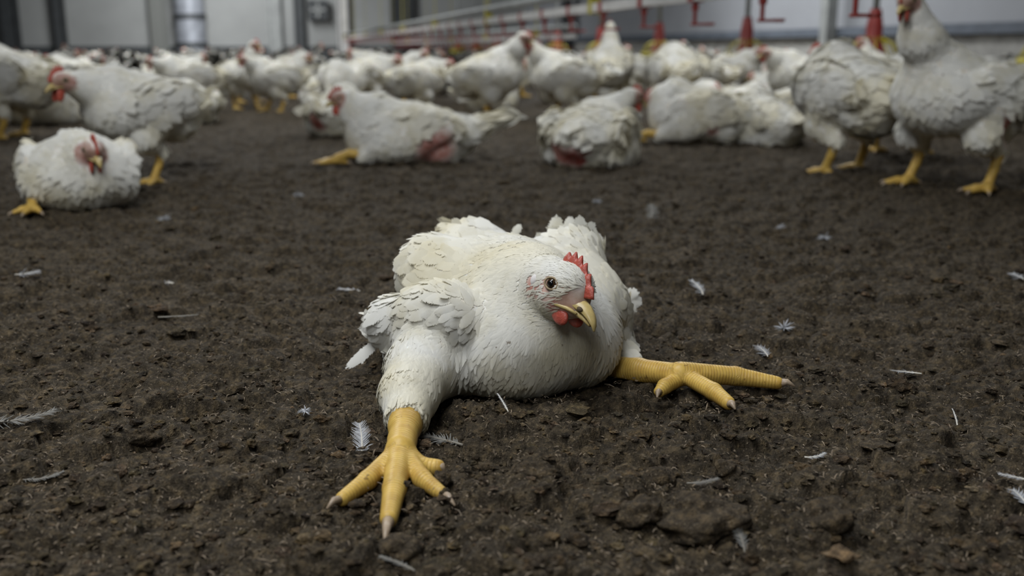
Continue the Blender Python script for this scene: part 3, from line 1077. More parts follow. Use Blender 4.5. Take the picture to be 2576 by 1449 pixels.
def feeders():
    pan = MB().lathe([(0.0, 0.0), (0.13, 0.0), (0.165, 0.045), (0.172, 0.075), (0.166, 0.077), (0.155, 0.05), (0.12, 0.012), (0.0, 0.012)], seg=28)
    grill = MB()
    for k in range(14):
        a = 2 * math.pi * k / 14
        grill.tube([(0.165 * math.cos(a), 0.165 * math.sin(a), 0.072), (0.12 * math.cos(a), 0.12 * math.sin(a), 0.15), (0.055 * math.cos(a), 0.055 * math.sin(a), 0.185)], 0.005, 6)
    cone = MB().lathe([(0.080, 0.09), (0.062, 0.13), (0.050, 0.16), (0.050, 0.25), (0.040, 0.31), (0.033, 0.355)], seg=22)
    tube = MB().tube([(0, 0, 0.34), (0, 0, 1.47)], 0.02, 10)
    Zb = 0.215
    ms = [mesh_from('pan', *pan.arrays(), M_YELPLAST), mesh_from('grill', *grill.arrays(), M_YELPLAST), mesh_from('cone', *cone.arrays(), M_REDPLAST), mesh_from('drop_tube', *tube.arrays(), M_ALU)]
    labs = ['round feeder with red cone and yellow pan at the right edge, behind the tall hen',
            'hanging feeder with red cone rising behind the two standing chickens at the right',
            'feeder with red cone and yellow pan behind the white flock, left of the tall hen',
            'feeder with slender red cone beside the brown-edged flock under the drinkers']
    for i, t in enumerate([4.1, 5.62, 7.35, 9.2, 11.0, 12.8, 14.6, 16.4, 18.2, 20.0]):
        r = bpy.data.objects.new('pan_feeder', None); COL.objects.link(r)
        r.location = bw(3.6, t, Zb)
        for nm, m in zip(('pan', 'grill', 'cone', 'drop_tube'), ms): obj(nm, m, r)
        tag(r, labs[i] if i < 4 else 'small blurred red and yellow feeder far down the feeding line', 'feeder', 'pan feeders in a line down the barn')
    fp = MB().tube([bw(3.6, 2.0, 1.72 ), bw(3.6, 22.0, 1.72)], 0.03, 12).build('feed_pipe', M_ALU)
    tag(fp, 'long grey feed pipe running above the row of feeders', 'pipe')


build_floor()
build_crumbs()
build_walls()
build_end_wall_things()
drinker_line(1.6, 0.535, 1.0, 23.5, 2.60, 0.56, 'nearest white water pipe with hanging red nipple drinkers')
drinker_line(2.7, 0.44, 9.0, 23.5, 9.4, 0.45, 'second drinker line hanging low far behind the flock')
feeders()

# ================================================================== the splayed broiler in front
HC = np.array([0.012, 1.072, 0.0])
YAW = math.radians(28)
F = np.array([math.sin(YAW), -math.cos(YAW), 0]); Lf = np.array([math.cos(YAW), math.sin(YAW), 0]); UP = np.array([0, 0, 1.0])
BR = np.stack([F, Lf, UP], 1)


def hb(f, l, z): return HC + F * f + Lf * l + UP * z


def build_hero():
    root = bpy.data.objects.new('chicken', None); COL.objects.link(root)
    root.location = HC
    tag(root, 'white broiler chicken lying splayed in the foreground with both yellow feet stretched out', 'chicken')
    pr = []
    down = -UP
    bf = -0.6 * F + 0.8 * down
    br = dict(fl=0.020, lift=0.035, wr=0.13, dens=4.0)
    pr += [E(hb(-0.02, 0.0, 0.060), (0.140, 0.118, 0.062), BR, flow=-F + 0.1 * down, fl=0.027, lift=0.12),
           E(hb(-0.055, 0.0, 0.062), (0.118, 0.106, 0.044), BR, k=0.03, flow=-F, fl=0.030, lift=0.12),
           E(W(1300, 862, 0.985), (0.082, 0.084, 0.055), BR, k=0.020, flow=bf, **br),
           E(W(1428, 842, 1.005), (0.066, 0.050, 0.055), BR, k=0.012, flow=bf, **br)]
    # tail stub
    pr += [Cn(hb(-0.13, 0, 0.085), hb(-0.175, 0.0, 0.098), 0.045, 0.022, k=0.04, flow=-F + 0.35 * UP, fl=0.042, lift=0.14, part='tail')]
    # near wing, drooping
    sh, tip = W(1185, 765, 0.935), W(945, 800, 1.015)
    ax = unit(tip - sh); nn = unit(np.cross(ax, (0.15, -0.1, 1))); nn = nn if nn[1] < 0 else -nn
    WR = np.stack([ax, nn, np.cross(ax, nn)], 1)
    pr += [E(W(1098, 800, 0.955), (0.050, 0.030, 0.036), WR, k=0.005, flow=ax + 0.25 * down, fl=0.023, lift=0.11, wr=0.27, dens=1.5, part='wing'),
           E(W(1018, 812, 0.99), (0.042, 0.026, 0.029), WR, k=0.010, flow=ax + 0.25 * down, fl=0.031, lift=0.17, wr=0.27, dens=1.4, part='wing'),
           E(W(1112, 682, 1.06), (0.062, 0.042, 0.038), BR, k=0.03, flow=-F - 0.5 * Lf, fl=0.030, lift=0.13)]
    # far wing
    pr += [E(W(1430, 712, 1.13), (0.075, 0.036, 0.042), BR, k=0.02, flow=-F + 0.15 * UP, fl=0.026, lift=0.16, part='wing_far'),
           E(W(1490, 790, 1.09), (0.055, 0.030, 0.046), BR, k=0.014, flow=-F + 0.1 * Lf + 0.3 * down, fl=0.022, lift=0.10),
           E(W(1440, 640, 1.16), (0.042, 0.032, 0.024), BR, k=0.02, flow=-F * 0.5 + 0.8 * UP, fl=0.028, lift=0.3)]
    # head and neck
    hf = unit(0.57 * c_right - 0.31 * c_up - 0.76 * c_fwd)
    fr = frame(W(1409, 727, 0.912), hf, c_up * 1.0 + 0.16 * c_right, 1.34)
    ho = fr[0]
    n1, n2 = hb(0.025, -0.03, 0.086), ho - hf * 0.018 + 0.006 * c_fwd
    nmid = 0.45 * n1 + 0.55 * n2 - 0.006 * UP
    nf = unit(n1 - n2) + 0.5 * down
    th_ = dict(lift=0.04, wr=0.13, dens=4.0)
    pr += [Cn(n1, nmid, 0.060, 0.046, k=0.03, flow=nf, fl=0.016, **th_), Cn(nmid, n2, 0.046, 0.0265, k=0.022, flow=nf, fl=0.011, **th_),
           E(W(1345, 815, 0.965), (0.060, 0.062, 0.040), BR, k=0.03, flow=bf, fl=0.014, **th_)]
    pr += head_prims(fr, 0.0100, 0.008, None, 0.075, 4.5)
    # near leg
    hk = W(1025, 1040, 0.832)
    th = [W(1130, 885, 0.985), W(1064, 928, 0.925), W(1031, 988, 0.87), hk]
    pr += chain(th, [0.052, 0.032, 0.0235, 0.0205], k=0.020, flow=unit(th[3] - th[1]) + 0.1 * down, fl=0.016, lift=0.04, wr=0.13, dens=4.0)
    an = G(1008, 1128, 0.020)
    pr += chain([hk + (an - hk) * 0.10, hk + (an - hk) * 0.40, hk + (an - hk) * 0.78, an], [0.0172, 0.0136, 0.0114, 0.0124], grp='l', k=0.005)
    toes = [([G(1005, 1135, .018), G(992, 1230, .0125), G(978, 1305, .009)], [.0108, .0090, .0066], G(968, 1370, .0085)),
            ([G(1000, 1138, .016), G(925, 1208, .0115), G(862, 1255, .009)], [.0085, .0076, .0058], G(822, 1280, .0085)),
            ([G(1015, 1140, .016), G(1062, 1205, .0115), G(1108, 1240, .009)], [.0085, .0074, .0056], G(1145, 1272, .0085)),
            ([G(1020, 1140, .016), G(1058, 1172, .010), G(1100, 1176, .010)], [.0085, .0072, .0068], G(1120, 1186, .0085))]
    # far leg
    a0 = W(1515, 926, 1.02); a1 = G(1700, 940, 0.018)
    kn = W(1548, 878, 1.05)
    pr += chain([hb(0.03, 0.08, 0.05), kn, W(1575, 904, 1.03)], [0.036, 0.019, 0.0145], k=0.012, flow=unit(a1 - kn) + 0.2 * down, fl=0.016, lift=0.05)
    pr += chain([a0, a0 + (a1 - a0) * 0.5, a1], [0.0150, 0.0128, 0.0108], grp='l', k=0.005)
    toes += [([G(1712, 937, .020), G(1850, 946, .014), G(1955, 963, .010)], [.0112, .0096, .0066], G(2000, 972, .0085)),
             ([G(1722, 944, .017), G(1795, 985, .012), G(1832, 1014, .009)], [.0085, .0086, .0068], G(1850, 1030, .0085)),
             ([G(1712, 950, .015), G(1672, 972, .011), G(1659, 985, .008)], [.0085, .0074, .0058], G(1653, 1000, .0085))]
    s = 0.05
    for pts, rads, claw in toes:
        pr += chain(pts, rads, grp='l', k=0.0028, a0=s)
    face = face_tints(fr)
    skin = make_skin(pr, 0.0026, face)
    body_object(skin, root, HC)
    small = [(tf(fr, (0, 0, 0)), 0.050, 0.0095)]
    avoid = []
    for sd in (-1, 1):
        avoid += [(tf(fr, (0.0080, sd * 0.0158, 0.0045)), 0.0066 * 1.34), (tf(fr, (-0.0110, sd * 0.0156, 0.0012)), 0.0050 * 1.34), (tf(fr, (0.0095, sd * 0.0155, -0.002)), 0.0130 * 1.34, 0.40),
                  (tf(fr, (-0.0085, sd * 0.0155, -0.005)), 0.0085 * 1.34, 0.25), (tf(fr, (0.014, sd * 0.012, -0.010)), 0.009 * 1.34, 0.35)]
    avoid += [(tf(fr, (0.034, 0, -0.008)), 0.018 * 1.45)]
    sets = plume(pr, skin[0], skin[1], skin[3], 12, 1.0, avoid, 0.006, small)
    for nm, (V, Q, C, UV) in sets.items():
        obj(nm.replace('_far', ''), mesh_from(nm.replace('_far', ''), V - HC, Q, None, M_PLUME, True, C, None, None, UV), root)
    bk = head_objects(fr, root, HC, True, 0.0140, 0.4, 6)
    sm = MB().ball((0.0315, -0.0060, -0.0050), (0.0030, 0.0013, 0.0018), seg=12, rings=8)  # small dark ellipsoid on the side of the bill marks the nostril
    tag(xf_mb(sm, fr).build('nostril', M_NOSTRIL, bk, HC), 'dark nostril')
    for pts, rads, claw in toes:
        d = unit(claw - pts[-1])
        p0 = pts[-1] + d * rads[-1] * 0.35
        midp = (p0 + claw) / 2 + UP * 0.003
        MB().tube([p0, midp, claw], [rads[-1] * 0.72, rads[-1] * 0.48, 0.0008], 10).build('claw', M_CLAW, root, HC)
    # long ruffled feathers that stand out from the outline
    def quill(p, d, nrm, L, wd, bend=0.5, name='loose_feather'):
        d = unit(d); nrm = unit(np.asarray(nrm) - np.dot(nrm, d) * d)
        V, Q, C, UV = feather_patch(np.array([p]), np.array([nrm]), np.array([d]), np.array([L]), np.array([wd]), np.array([0.1]), np.array([WHITE]), 0.12, 12, 3, 0.3, bend)
        mesh = mesh_from(name, V - HC, Q, None, M_PLUME, True, C, None, None, UV)
        o = obj(name, mesh, root)
        return o
    tw = -c_fwd
    quill(W(950, 858, 1.01), W(872, 936, 1.0) - W(950, 858, 1.01), tw + 0.5 * UP, 0.046, 0.0075, 0.1, 'flight_feather')
    quill(W(960, 800, 1.03), W(878, 770, 1.06) - W(960, 800, 1.03), UP, 0.032, 0.006, 0.3, 'flight_feather')
    quill(W(955, 790, 1.03), W(905, 812, 1.04) - W(955, 790, 1.03), UP + tw, 0.030, 0.009, 0.3, 'flight_feather')
    for (x0, y0, x1, y1, Yd, L, wd, bd) in ((1165, 600, 1150, 550, 1.2, 0.030, 0.010, 0.4), (1180, 600, 1190, 568, 1.2, 0.020, 0.008, 0.4),
                                           (1400, 610, 1398, 548, 1.19, 0.034, 0.011, 0.9), (1430, 610, 1432, 556, 1.18, 0.034, 0.010, 0.7),
                                           (1462, 605, 1455, 540, 1.18, 0.036, 0.010, -0.8), (1480, 610, 1475, 560, 1.18, 0.030, 0.010, -0.7),
                                           (1500, 640, 1505, 598, 1.17, 0.030, 0.012, 0.5), (1290, 592, 1310, 566, 1.2, 0.018, 0.006, 0.4),
                                           (1560, 740, 1605, 762, 1.13, 0.032, 0.012, 0.4), (1555, 750, 1600, 742, 1.13, 0.028, 0.010, 0.3), (1555, 765, 1590, 785, 1.12, 0.026, 0.010, 0.3)
                                           ):
        p = W(x0, y0, Yd)
        quill(p, W(x1, y1, Yd) - p, tw, L, wd, bd, 'ruffled_feather')


build_hero()


# ================================================================== the flock
X3, Y3, Z3 = np.eye(3)


def rot_y(p):
    """body frame pitched up by p: columns forward, left, up"""
    return np.stack([(math.cos(p), 0, math.sin(p)), (0, 1, 0), (-math.sin(p), 0, math.cos(p))], 1)


def foot(ank, fwd, r=1.0, spread=0.65, L=0.062):
    """shank end -> three toes forward and one behind"""
    fwd = unit((fwd[0], fwd[1], 0)); sd = np.array([-fwd[1], fwd[0], 0])
    out, tips = [], []
    for a, l in ((0, L), (spread, L * 0.82), (-spread, L * 0.82), (math.pi, L * 0.42)):
        d = fwd * math.cos(a) + sd * math.sin(a)
        p1 = np.array(ank) + d * l * 0.5; p1[2] = 0.011
        p2 = np.array(ank) + d * l; p2[2] = 0.007
        out += chain([np.array(ank) * (1, 1, 0) + (0, 0, 0.014), p1, p2], [0.0095 * r, 0.0078 * r, 0.0045 * r], grp='l', k=0.005)
        tips.append((p2, d))
    return out, tips


def bird(bz=0.205, pitch=0.18, head=(0.17, 0, 0.30), hdir=(1, 0, -0.15), fat=1.0, tail_up=0.35, tail_len=1.0, legs=('stand', 'stand'),
         wing_drop=0.0, neck_r=0.052, hs=1.12, stretch=1.0, dx=(0.0, 0.0), sep=0.058):
    R = rot_y(pitch); ax, up = R[:, 0], R[:, 2]
    c = np.array([0, 0, bz])
    dn = -Z3
    pr = [E(c, (0.132 * stretch, 0.100 * fat, 0.088), R, flow=-ax, fl=0.030, lift=0.16),
          E(c + ax * 0.065 * stretch - up * 0.012, (0.085, 0.092 * fat, 0.084), R, k=0.03, flow=-ax + 0.8 * dn, fl=0.024, lift=0.13),
          E(c - ax * 0.098 * stretch + up * 0.008, (0.080, 0.072 * fat, 0.056), R, k=0.04, flow=-ax, fl=0.032, lift=0.2),
          E(c - ax * 0.085 * stretch - up * 0.040, (0.058, 0.072 * fat, 0.045), R, k=0.03, flow=-ax + 0.5 * dn, fl=0.026, lift=0.25),
          Cn(c - ax * 0.14 * stretch + up * 0.018, c - ax * (0.14 * stretch + 0.075 * tail_len) + up * (0.02 + 0.1 * tail_up), 0.040, 0.014, k=0.03,
             flow=-ax + tail_up * up, fl=0.060, lift=0.12, part='tail')]
    for sd in (-1, 1):
        pr.append(E(c - ax * 0.015 + Y3 * sd * 0.086 * fat + up * (0.018 - wing_drop), (0.108 * stretch, 0.026, 0.054), rot_y(pitch - 0.12), k=0.012,
                    flow=-ax + 0.12 * dn, fl=0.045, lift=0.16, part='wing' if sd > 0 else 'wing_far'))
    head = np.array(head, float)
    fr = frame(head, hdir, Z3 + 0.001 * X3, hs)
    hd = fr[1][:, 0]
    n1 = c + ax * 0.085 * stretch + up * 0.042
    n2 = head - hd * 0.016 * hs - 0.006 * Z3
    nm = 0.5 * n1 + 0.5 * n2 + np.array([0.012, 0, -0.004])
    nf = unit(n1 - n2)
    pr += [Cn(n1, nm, neck_r * 1.18, neck_r * 0.80, k=0.035, flow=nf, fl=0.022, lift=0.1), Cn(nm, n2, neck_r * 0.80, 0.0225 * hs, k=0.02, flow=nf, fl=0.016, lift=0.08)]
    pr += head_prims(fr, 0.009, 0.010)
    claws = []
    for i, sd in ((0, -1), (1, 1)):
        kind = legs[i]
        y = sd * sep * fat
        if kind == 'stand':
            hx = dx[i]
            hk = np.array([-0.020 + hx, y, 0.082]); an = np.array([0.012 + hx, y * 1.05, 0.018])
            pr += chain([c + np.array([0.0, y * 0.9, -0.035]), np.array([0.028 + hx * 0.5, y, 0.62 * bz]), hk + np.array([0.004, 0, 0.012])], [0.056, 0.036, 0.0165], k=0.02,
                        flow=(-0.2, 0, -1), fl=0.022, lift=0.12)
            pr += chain([hk + np.array([0.003, 0, 0.006]), hk * 0.5 + an * 0.5, an], [0.0125, 0.0098, 0.0105], grp='l', k=0.005)
            f, t = foot(an, (1, sd * 0.12, 0)); pr += f; claws += t
        elif kind == 'tucked':                       # folded under the sitting bird, toes showing
            pr.append(E((0.035, y * 1.25, 0.055), (0.075, 0.040, 0.050), k=0.02, flow=(0.3, 0, -1), fl=0.024, lift=0.1))
            if i == 0 and dx[0] > 0:
                an = np.array([0.075 + dx[0], y * 1.5, 0.018])
                pr += chain([an + np.array([-0.05, 0, 0.014]), an], [0.012, 0.0105], grp='l', k=0.005)
                f, t = foot(an, (1, sd * 0.3, 0)); pr += f; claws += t
        elif kind == 'forward':                      # lying with the leg stretched out along the floor
            hk = np.array([0.095, y * 1.35, 0.026]); an = np.array([0.175, y * 1.30, 0.020])
            pr += chain([c + np.array([-0.02, y, -0.01]), np.array([0.03, y * 1.35, 0.055]), hk], [0.062, 0.046, 0.022], k=0.02, flow=(1, 0, -0.3), fl=0.022, lift=0.1)
            pr += chain([hk, hk * 0.4 + an * 0.6 + np.array([0, 0, 0.008]), an], [0.0135, 0.0115, 0.0110], grp='l', k=0.005)
            f, t = foot(an, (1, 0, 0), 1.0, 0.3, 0.06); pr += f; claws += t
        elif kind == 'none':
            pr.append(E((-0.01, y * 1.3, 0.050), (0.085, 0.045, 0.048), k=0.02, flow=(0.2, 0, -1), fl=0.024, lift=0.1))
    return pr, fr, claws


def bird_arrays(pr, fr, claws, h, dens, bare=(), size=1.0):
    skin = make_skin(pr, h, face_tints(fr, 0.62), bare)
    avoid = [(c, r * 0.92) for (c, r, t, sf) in bare] + [(tf(fr, (0.014, 0, -0.003)), 0.032 * fr[2])]
    sets = plume(pr, skin[0], skin[1], skin[3], dens, size, avoid, 0.006, [(tf(fr, (0, 0, 0)), 0.05, 0.010)])
    return skin, sets


def place(root, x, y, yaw, s=1.0, z=0.0):
    root.location = (x, y, ground_z(x, y) + z - 0.002); root.rotation_euler = (0, 0, yaw); root.scale = (s, s, s)


def make_bird(name_args, label, h=0.0050, dens=6.5, bare=(), size=1.0, group=None, detail=True, claws_on=True, wl=1.7):
    pr, fr, claws = bird(**name_args)
    skin, sets = bird_arrays(pr, fr, claws, h, dens, bare, size)
    root = bpy.data.objects.new('chicken', None); COL.objects.link(root)
    tag(root, label, 'chicken', group)
    O = np.zeros(3)
    body_object(skin, root, O)
    for nm, (V, Q, C, UV) in sets.items():
        obj(nm.replace('_far', ''), mesh_from(nm.replace('_far', ''), V, Q, None, M_PLUME_S, True, C, None, None, UV), root)
    head_objects(fr, root, O, detail, 0.019, wl, 5)
    if claws_on:
        for p, d in claws:
            tp = p + d * 0.013; tp[2] = 0.002
            MB().tube([p, (p + tp) / 2 + Z3 * 0.002, tp], [0.0042, 0.003, 0.0006], 8).build('claw', M_CLAW, root)
    return root


def at(px, py, d_yaw_deg, s=1.0):
    """ground point under a pixel; yaw 0 = facing right in the picture, 90 = facing away, -90 = facing the camera"""
    g = G(px, py, 0.0)
    return g[0], g[1], math.radians(d_yaw_deg), s


RAW = np.array([0.48, 0.20, 0.17]); SORE = np.array([0.30, 0.055, 0.04])
STAND = dict()
SIT = dict(bz=0.082, pitch=0.10, legs=('tucked', 'tucked'), head=(0.135, 0, 0.165), hdir=(1, 0, -0.25), neck_r=0.055)

# --- the birds one can tell apart
near = [
    (dict(SIT, bz=0.078, head=(0.135, 0.030, 0.140), hdir=(1, 0.30, -0.35), fat=1.22, dx=(0.035, 0), tail_up=0.2, neck_r=0.042, hs=1.3), (208, 522, -66, 0.90), (),
     'white chicken sitting on the litter facing the camera, one yellow foot showing, at the left'),
    (dict(bz=0.205, pitch=0.12, head=(0.205, 0.02, 0.275), hdir=(1, 0.3, -0.12), hs=1.3, neck_r=0.047, fat=1.1, tail_len=0.2, dx=(0.03, 0.0), tail_up=0.1), (370, 456, 226, 0.96), (),
     'plump white chicken standing behind the sitting one at the left, facing left'),
    (dict(SIT, bz=0.074, pitch=0.10, head=(0.165, 0, 0.168), hdir=(1, 0.3, -0.15), legs=('none', 'forward'), tail_up=0.50, tail_len=1.5, fat=1.0, stretch=1.1), (1020, 408, 184, 1.12),
     (((-0.085, 0.095, 0.040), 0.070, RAW * 1.1, 0.5),),
     'white chicken lying facing left, one leg stretched forward, bare pink flank'),
    (dict(SIT, bz=0.085, head=(0.12, 0, 0.14), legs=('none', 'none'), fat=1.0), (852, 345, 80, 1.0),
     (((-0.155, 0.02, 0.07), 0.055, RAW, 0.5), ((-0.165, 0.02, 0.06), 0.03, SORE, 0.7)),
     'white chicken lying half hidden behind the pink-flanked one, its sore rump showing'),
    (dict(SIT, bz=0.088, head=(0.125, -0.085, 0.190), hdir=(1, -0.8, -0.25), neck_r=0.042, tail_len=0.2, legs=('none', 'none'), fat=1.18), (1488, 418, 70, 1.05),
     (((-0.135, 0.045, 0.055), 0.050, RAW * 1.1, 0.5), ((-0.150, 0.0, 0.045), 0.055, SORE * 1.2, 0.6)),
     'white chicken sitting turned away, sore red rump, head to the right'),
    (dict(SIT, bz=0.088, head=(0.13, 0, 0.14), hdir=(1, 0, -0.5), legs=('none', 'forward'), fat=1.05, tail_up=0.1), (1748, 366, 166, 1.10), (((-0.06, 0.10, 0.04), 0.03, RAW, 0.7),),
     'white chicken lying with a yellow foot forward, right of the red-rumped sitting one'),
    (dict(SIT, bz=0.080, head=(0.10, 0, 0.15), hdir=(1, 0.4, -0.3), legs=('none', 'none'), fat=1.0), (1925, 366, 105, 1.0), (((-0.13, 0.0, 0.05), 0.035, SORE, 0.7),),
     'small white chicken lying turned away beside the standing pair at the right'),
    (dict(bz=0.205, pitch=0.20, head=(0.130, 0, 0.285), hdir=(1, 0.1, -0.05), fat=1.12, dx=(0.02, -0.02), tail_up=0.05), (2125, 436, 112, 1.12), (),
     'plump white chicken standing turned away, just left of the tall upright hen'),
    (dict(bz=0.205, pitch=0.22, head=(0.200, 0.02, 0.400), hdir=(1, 0.35, -0.30), neck_r=0.052, fat=1.12, dx=(0.03, -0.03), hs=1.05, sep=0.07), (2390, 482, 205, 1.08),
     (((-0.02, 0.115, 0.15), 0.04, SORE, 0.7), ((-0.05, 0.11, 0.12), 0.035, RAW * 0.8, 0.7)),
     'tall white hen standing upright with outstretched neck at the right edge'),
    (dict(bz=0.205, fat=1.1, head=(0.15, 0, 0.28), dx=(0.02, 0)), (2700, 500, 75, 1.0), (),
     'white chicken cut off by the right edge of the picture, beside the tall hen'),
    (dict(bz=0.200, fat=1.05, head=(0.15, 0, 0.30), hdir=(1, 0, -0.2)), (2255, 390, 60, 1.05), (),
     'white chicken standing in the gap between the tall hen and the turned-away chicken'),
    (dict(bz=0.205, pitch=0.22, head=(0.165, 0, 0.352), hdir=(1, -0.2, -0.35), fat=1.12, wing_drop=0.02, dx=(0.02, -0.02)), (1230, 305, -20, 1.10), (),
     'white chicken standing with head raised, facing right towards another head, under the drinkers'),
    (dict(bz=0.205, pitch=0.20, head=(0.165, 0, 0.335), hdir=(1, 0.1, -0.25), fat=1.10, dx=(0.02, -0.02)), (1418, 298, 190, 1.05), (),
     'white chicken standing with head raised, facing left towards another head, under the drinkers'),
    (dict(bz=0.210, pitch=0.25, head=(0.12, 0, 0.40), hdir=(1, 0, 0.1), fat=1.1), (1530, 276, 84, 1.12), (),
     'white chicken seen from behind with a tall upright neck, right of the facing pair'),
    (dict(bz=0.205, pitch=0.2, head=(0.16, 0, 0.28), hdir=(1, 0, -0.3), fat=1.1), (1700, 300, 100, 1.15), (),
     'white chicken standing turned away behind the lying bird with the yellow foot forward'),
    (dict(bz=0.205, pitch=0.15, head=(0.18, 0, 0.25), hdir=(1, 0, -0.4), fat=1.1, dx=(0.02, 0)), (45, 345, 165, 1.15), (),
     'white chicken standing at the left edge, behind and left of the sitting one'),
    (dict(SIT, bz=0.09, fat=1.1, head=(0.13, 0, 0.17)), (128, 316, 30, 1.1), (),
     'white chicken sitting near the left edge, between the edge bird and the plump standing one'),
]
taken = []
for args, pl, bare, lab in near:
    r = make_bird(args, lab, bare=bare)
    x, y, yaw, s = at(*pl)
    place(r, x, y, yaw, s)
    taken.append((x, y, 0.20 * s))

# --- the flock behind, alike but for the way they stand
protos = [
    (dict(bz=0.205, pitch=0.16, head=(0.175, 0.01, 0.305), hdir=(1, 0.1, -0.15), fat=1.05, dx=(0.02, -0.02)), 'standing with its head level'),
    (dict(bz=0.205, pitch=0.26, head=(0.140, 0, 0.370), hdir=(1, 0.2, -0.05), fat=1.05, dx=(-0.01, 0.02)), 'standing with its neck stretched up'),
    (dict(SIT, fat=1.12), 'sitting with its head raised'),
    (dict(SIT, fat=1.15, head=(0.105, 0.02, 0.150), hdir=(1, 0.5, -0.3)), 'sitting with its neck drawn in'),
    (dict(bz=0.195, pitch=0.02, head=(0.225, 0, 0.135), hdir=(0.7, 0, -0.8), fat=1.05), 'pecking with its head lowered'),
    (dict(bz=0.200, pitch=0.12, head=(0.165, -0.03, 0.275), hdir=(0.8, -0.7, -0.1), fat=1.1), 'standing with its head turned aside'),
]


def copy_tree(o, parent=None):
    c = o.copy(); COL.objects.link(c)
    c.parent = parent
    for ch in o.children: copy_tree(ch, c)
    return c


def far_bird(args):
    """the same bird as one mesh: it is a few dozen pixels tall"""
    pr, fr, claws = bird(**args)
    skin, sets = bird_arrays(pr, fr, claws, 0.0085, 2.2, (), 1.5)
    Vs, Qs, Ts, Cs, Ms, Lm = [skin[0]], [skin[1]], [], [skin[2]], [np.zeros(len(skin[1]), int)], [skin[3]]
    n = len(skin[0])
    for (V, Q, C, UV) in sets.values():
        Vs.append(V); Qs.append(Q + n); Cs.append(C); Ms.append(np.ones(len(Q), int)); Lm.append(np.zeros(len(V))); n += len(V)
    tm = []
    for mb, mi in ((comb_mb(5, 0.019), 2), (beak_mb(), 3), (wattle_mb(-1), 2), (wattle_mb(1), 2)):
        V, Q, T = xf_mb(mb, fr).arrays()
        Vs.append(V); Qs.append(Q + n); Ts.append(T + n); Cs.append(np.ones((len(V), 3)) * 0.5); Lm.append(np.zeros(len(V)))
        Ms.append(np.full(len(Q), mi)); tm.append(np.full(len(T), mi)); n += len(V)
    return mesh_from('flock_chicken', np.concatenate(Vs), np.concatenate(Qs), np.concatenate(Ts), [M_BODY, M_PLUME_S, M_COMB, M_BEAK], True,
                     np.concatenate(Cs), {'legmask': np.concatenate(Lm), 'along': np.zeros(n)}, np.concatenate(Ms + tm))


mid_src = [None] * len(protos)
far_src = [far_bird(a) for a, _ in protos]
spots = []
fl = random.Random(5)
for _ in range(60000):
    if len(spots) >= 270: break
    Y = 3.9 + 19.0 * fl.random() ** 1.7
    px = fl.uniform(-120, 2700)
    x = (px - 1288) / FPX * Y * 1.0
    a, t = x * bR[0] + Y * bR[1], x * bD[0] + Y * bD[1]
    if a > A_RIGHT - 0.45 or t > T_END - 1.4 or a < A_LEFT + 0.5: continue
    ymin = 4.0 if px < 150 else (4.7 if px < 520 else (5.1 if px < 900 else (5.0 if px < 1650 else 4.0)))
    if Y < ymin: continue
    r = 0.18 + 0.011 * max(0, Y - 5) * 1.6
    if any((x - u) ** 2 + (Y - v) ** 2 < (r + w) ** 2 for u, v, w in taken): continue
    if abs(a - 3.6) < 0.42 and any(abs(t - ft) < 0.42 for ft in (4.1, 5.62, 7.35, 9.2, 11.0, 12.8, 14.6, 16.4, 18.2, 20.0)): continue
    taken.append((x, Y, r)); spots.append((x, Y))
spots.sort(key=lambda q: q[1])
for i, (x, Y) in enumerate(spots):
    k = fl.choices(range(6), (4, 1.2, 5, 4, 2, 3))[0]
    yaw = fl.uniform(0, 2 * math.pi); s = fl.uniform(0.88, 1.02)
    what = protos[k][1]
    if Y < 7.2:
        lab = 'white chicken in the blurred flock across the barn, ' + what
        if mid_src[k] is None:
            o = mid_src[k] = make_bird(protos[k][0], lab, 0.007, 4.0, (), 1.2, None, False, False)
        else:
            o = copy_tree(mid_src[k])
        tag(o, lab, 'chicken', 'flock chickens ' + what)
    else:
        o = obj('chicken', far_src[k])
        tag(o, 'small blurred white chicken far back in the flock, ' + what, 'chicken', 'far flock chickens ' + what)
    place(o, x, Y, yaw, s)

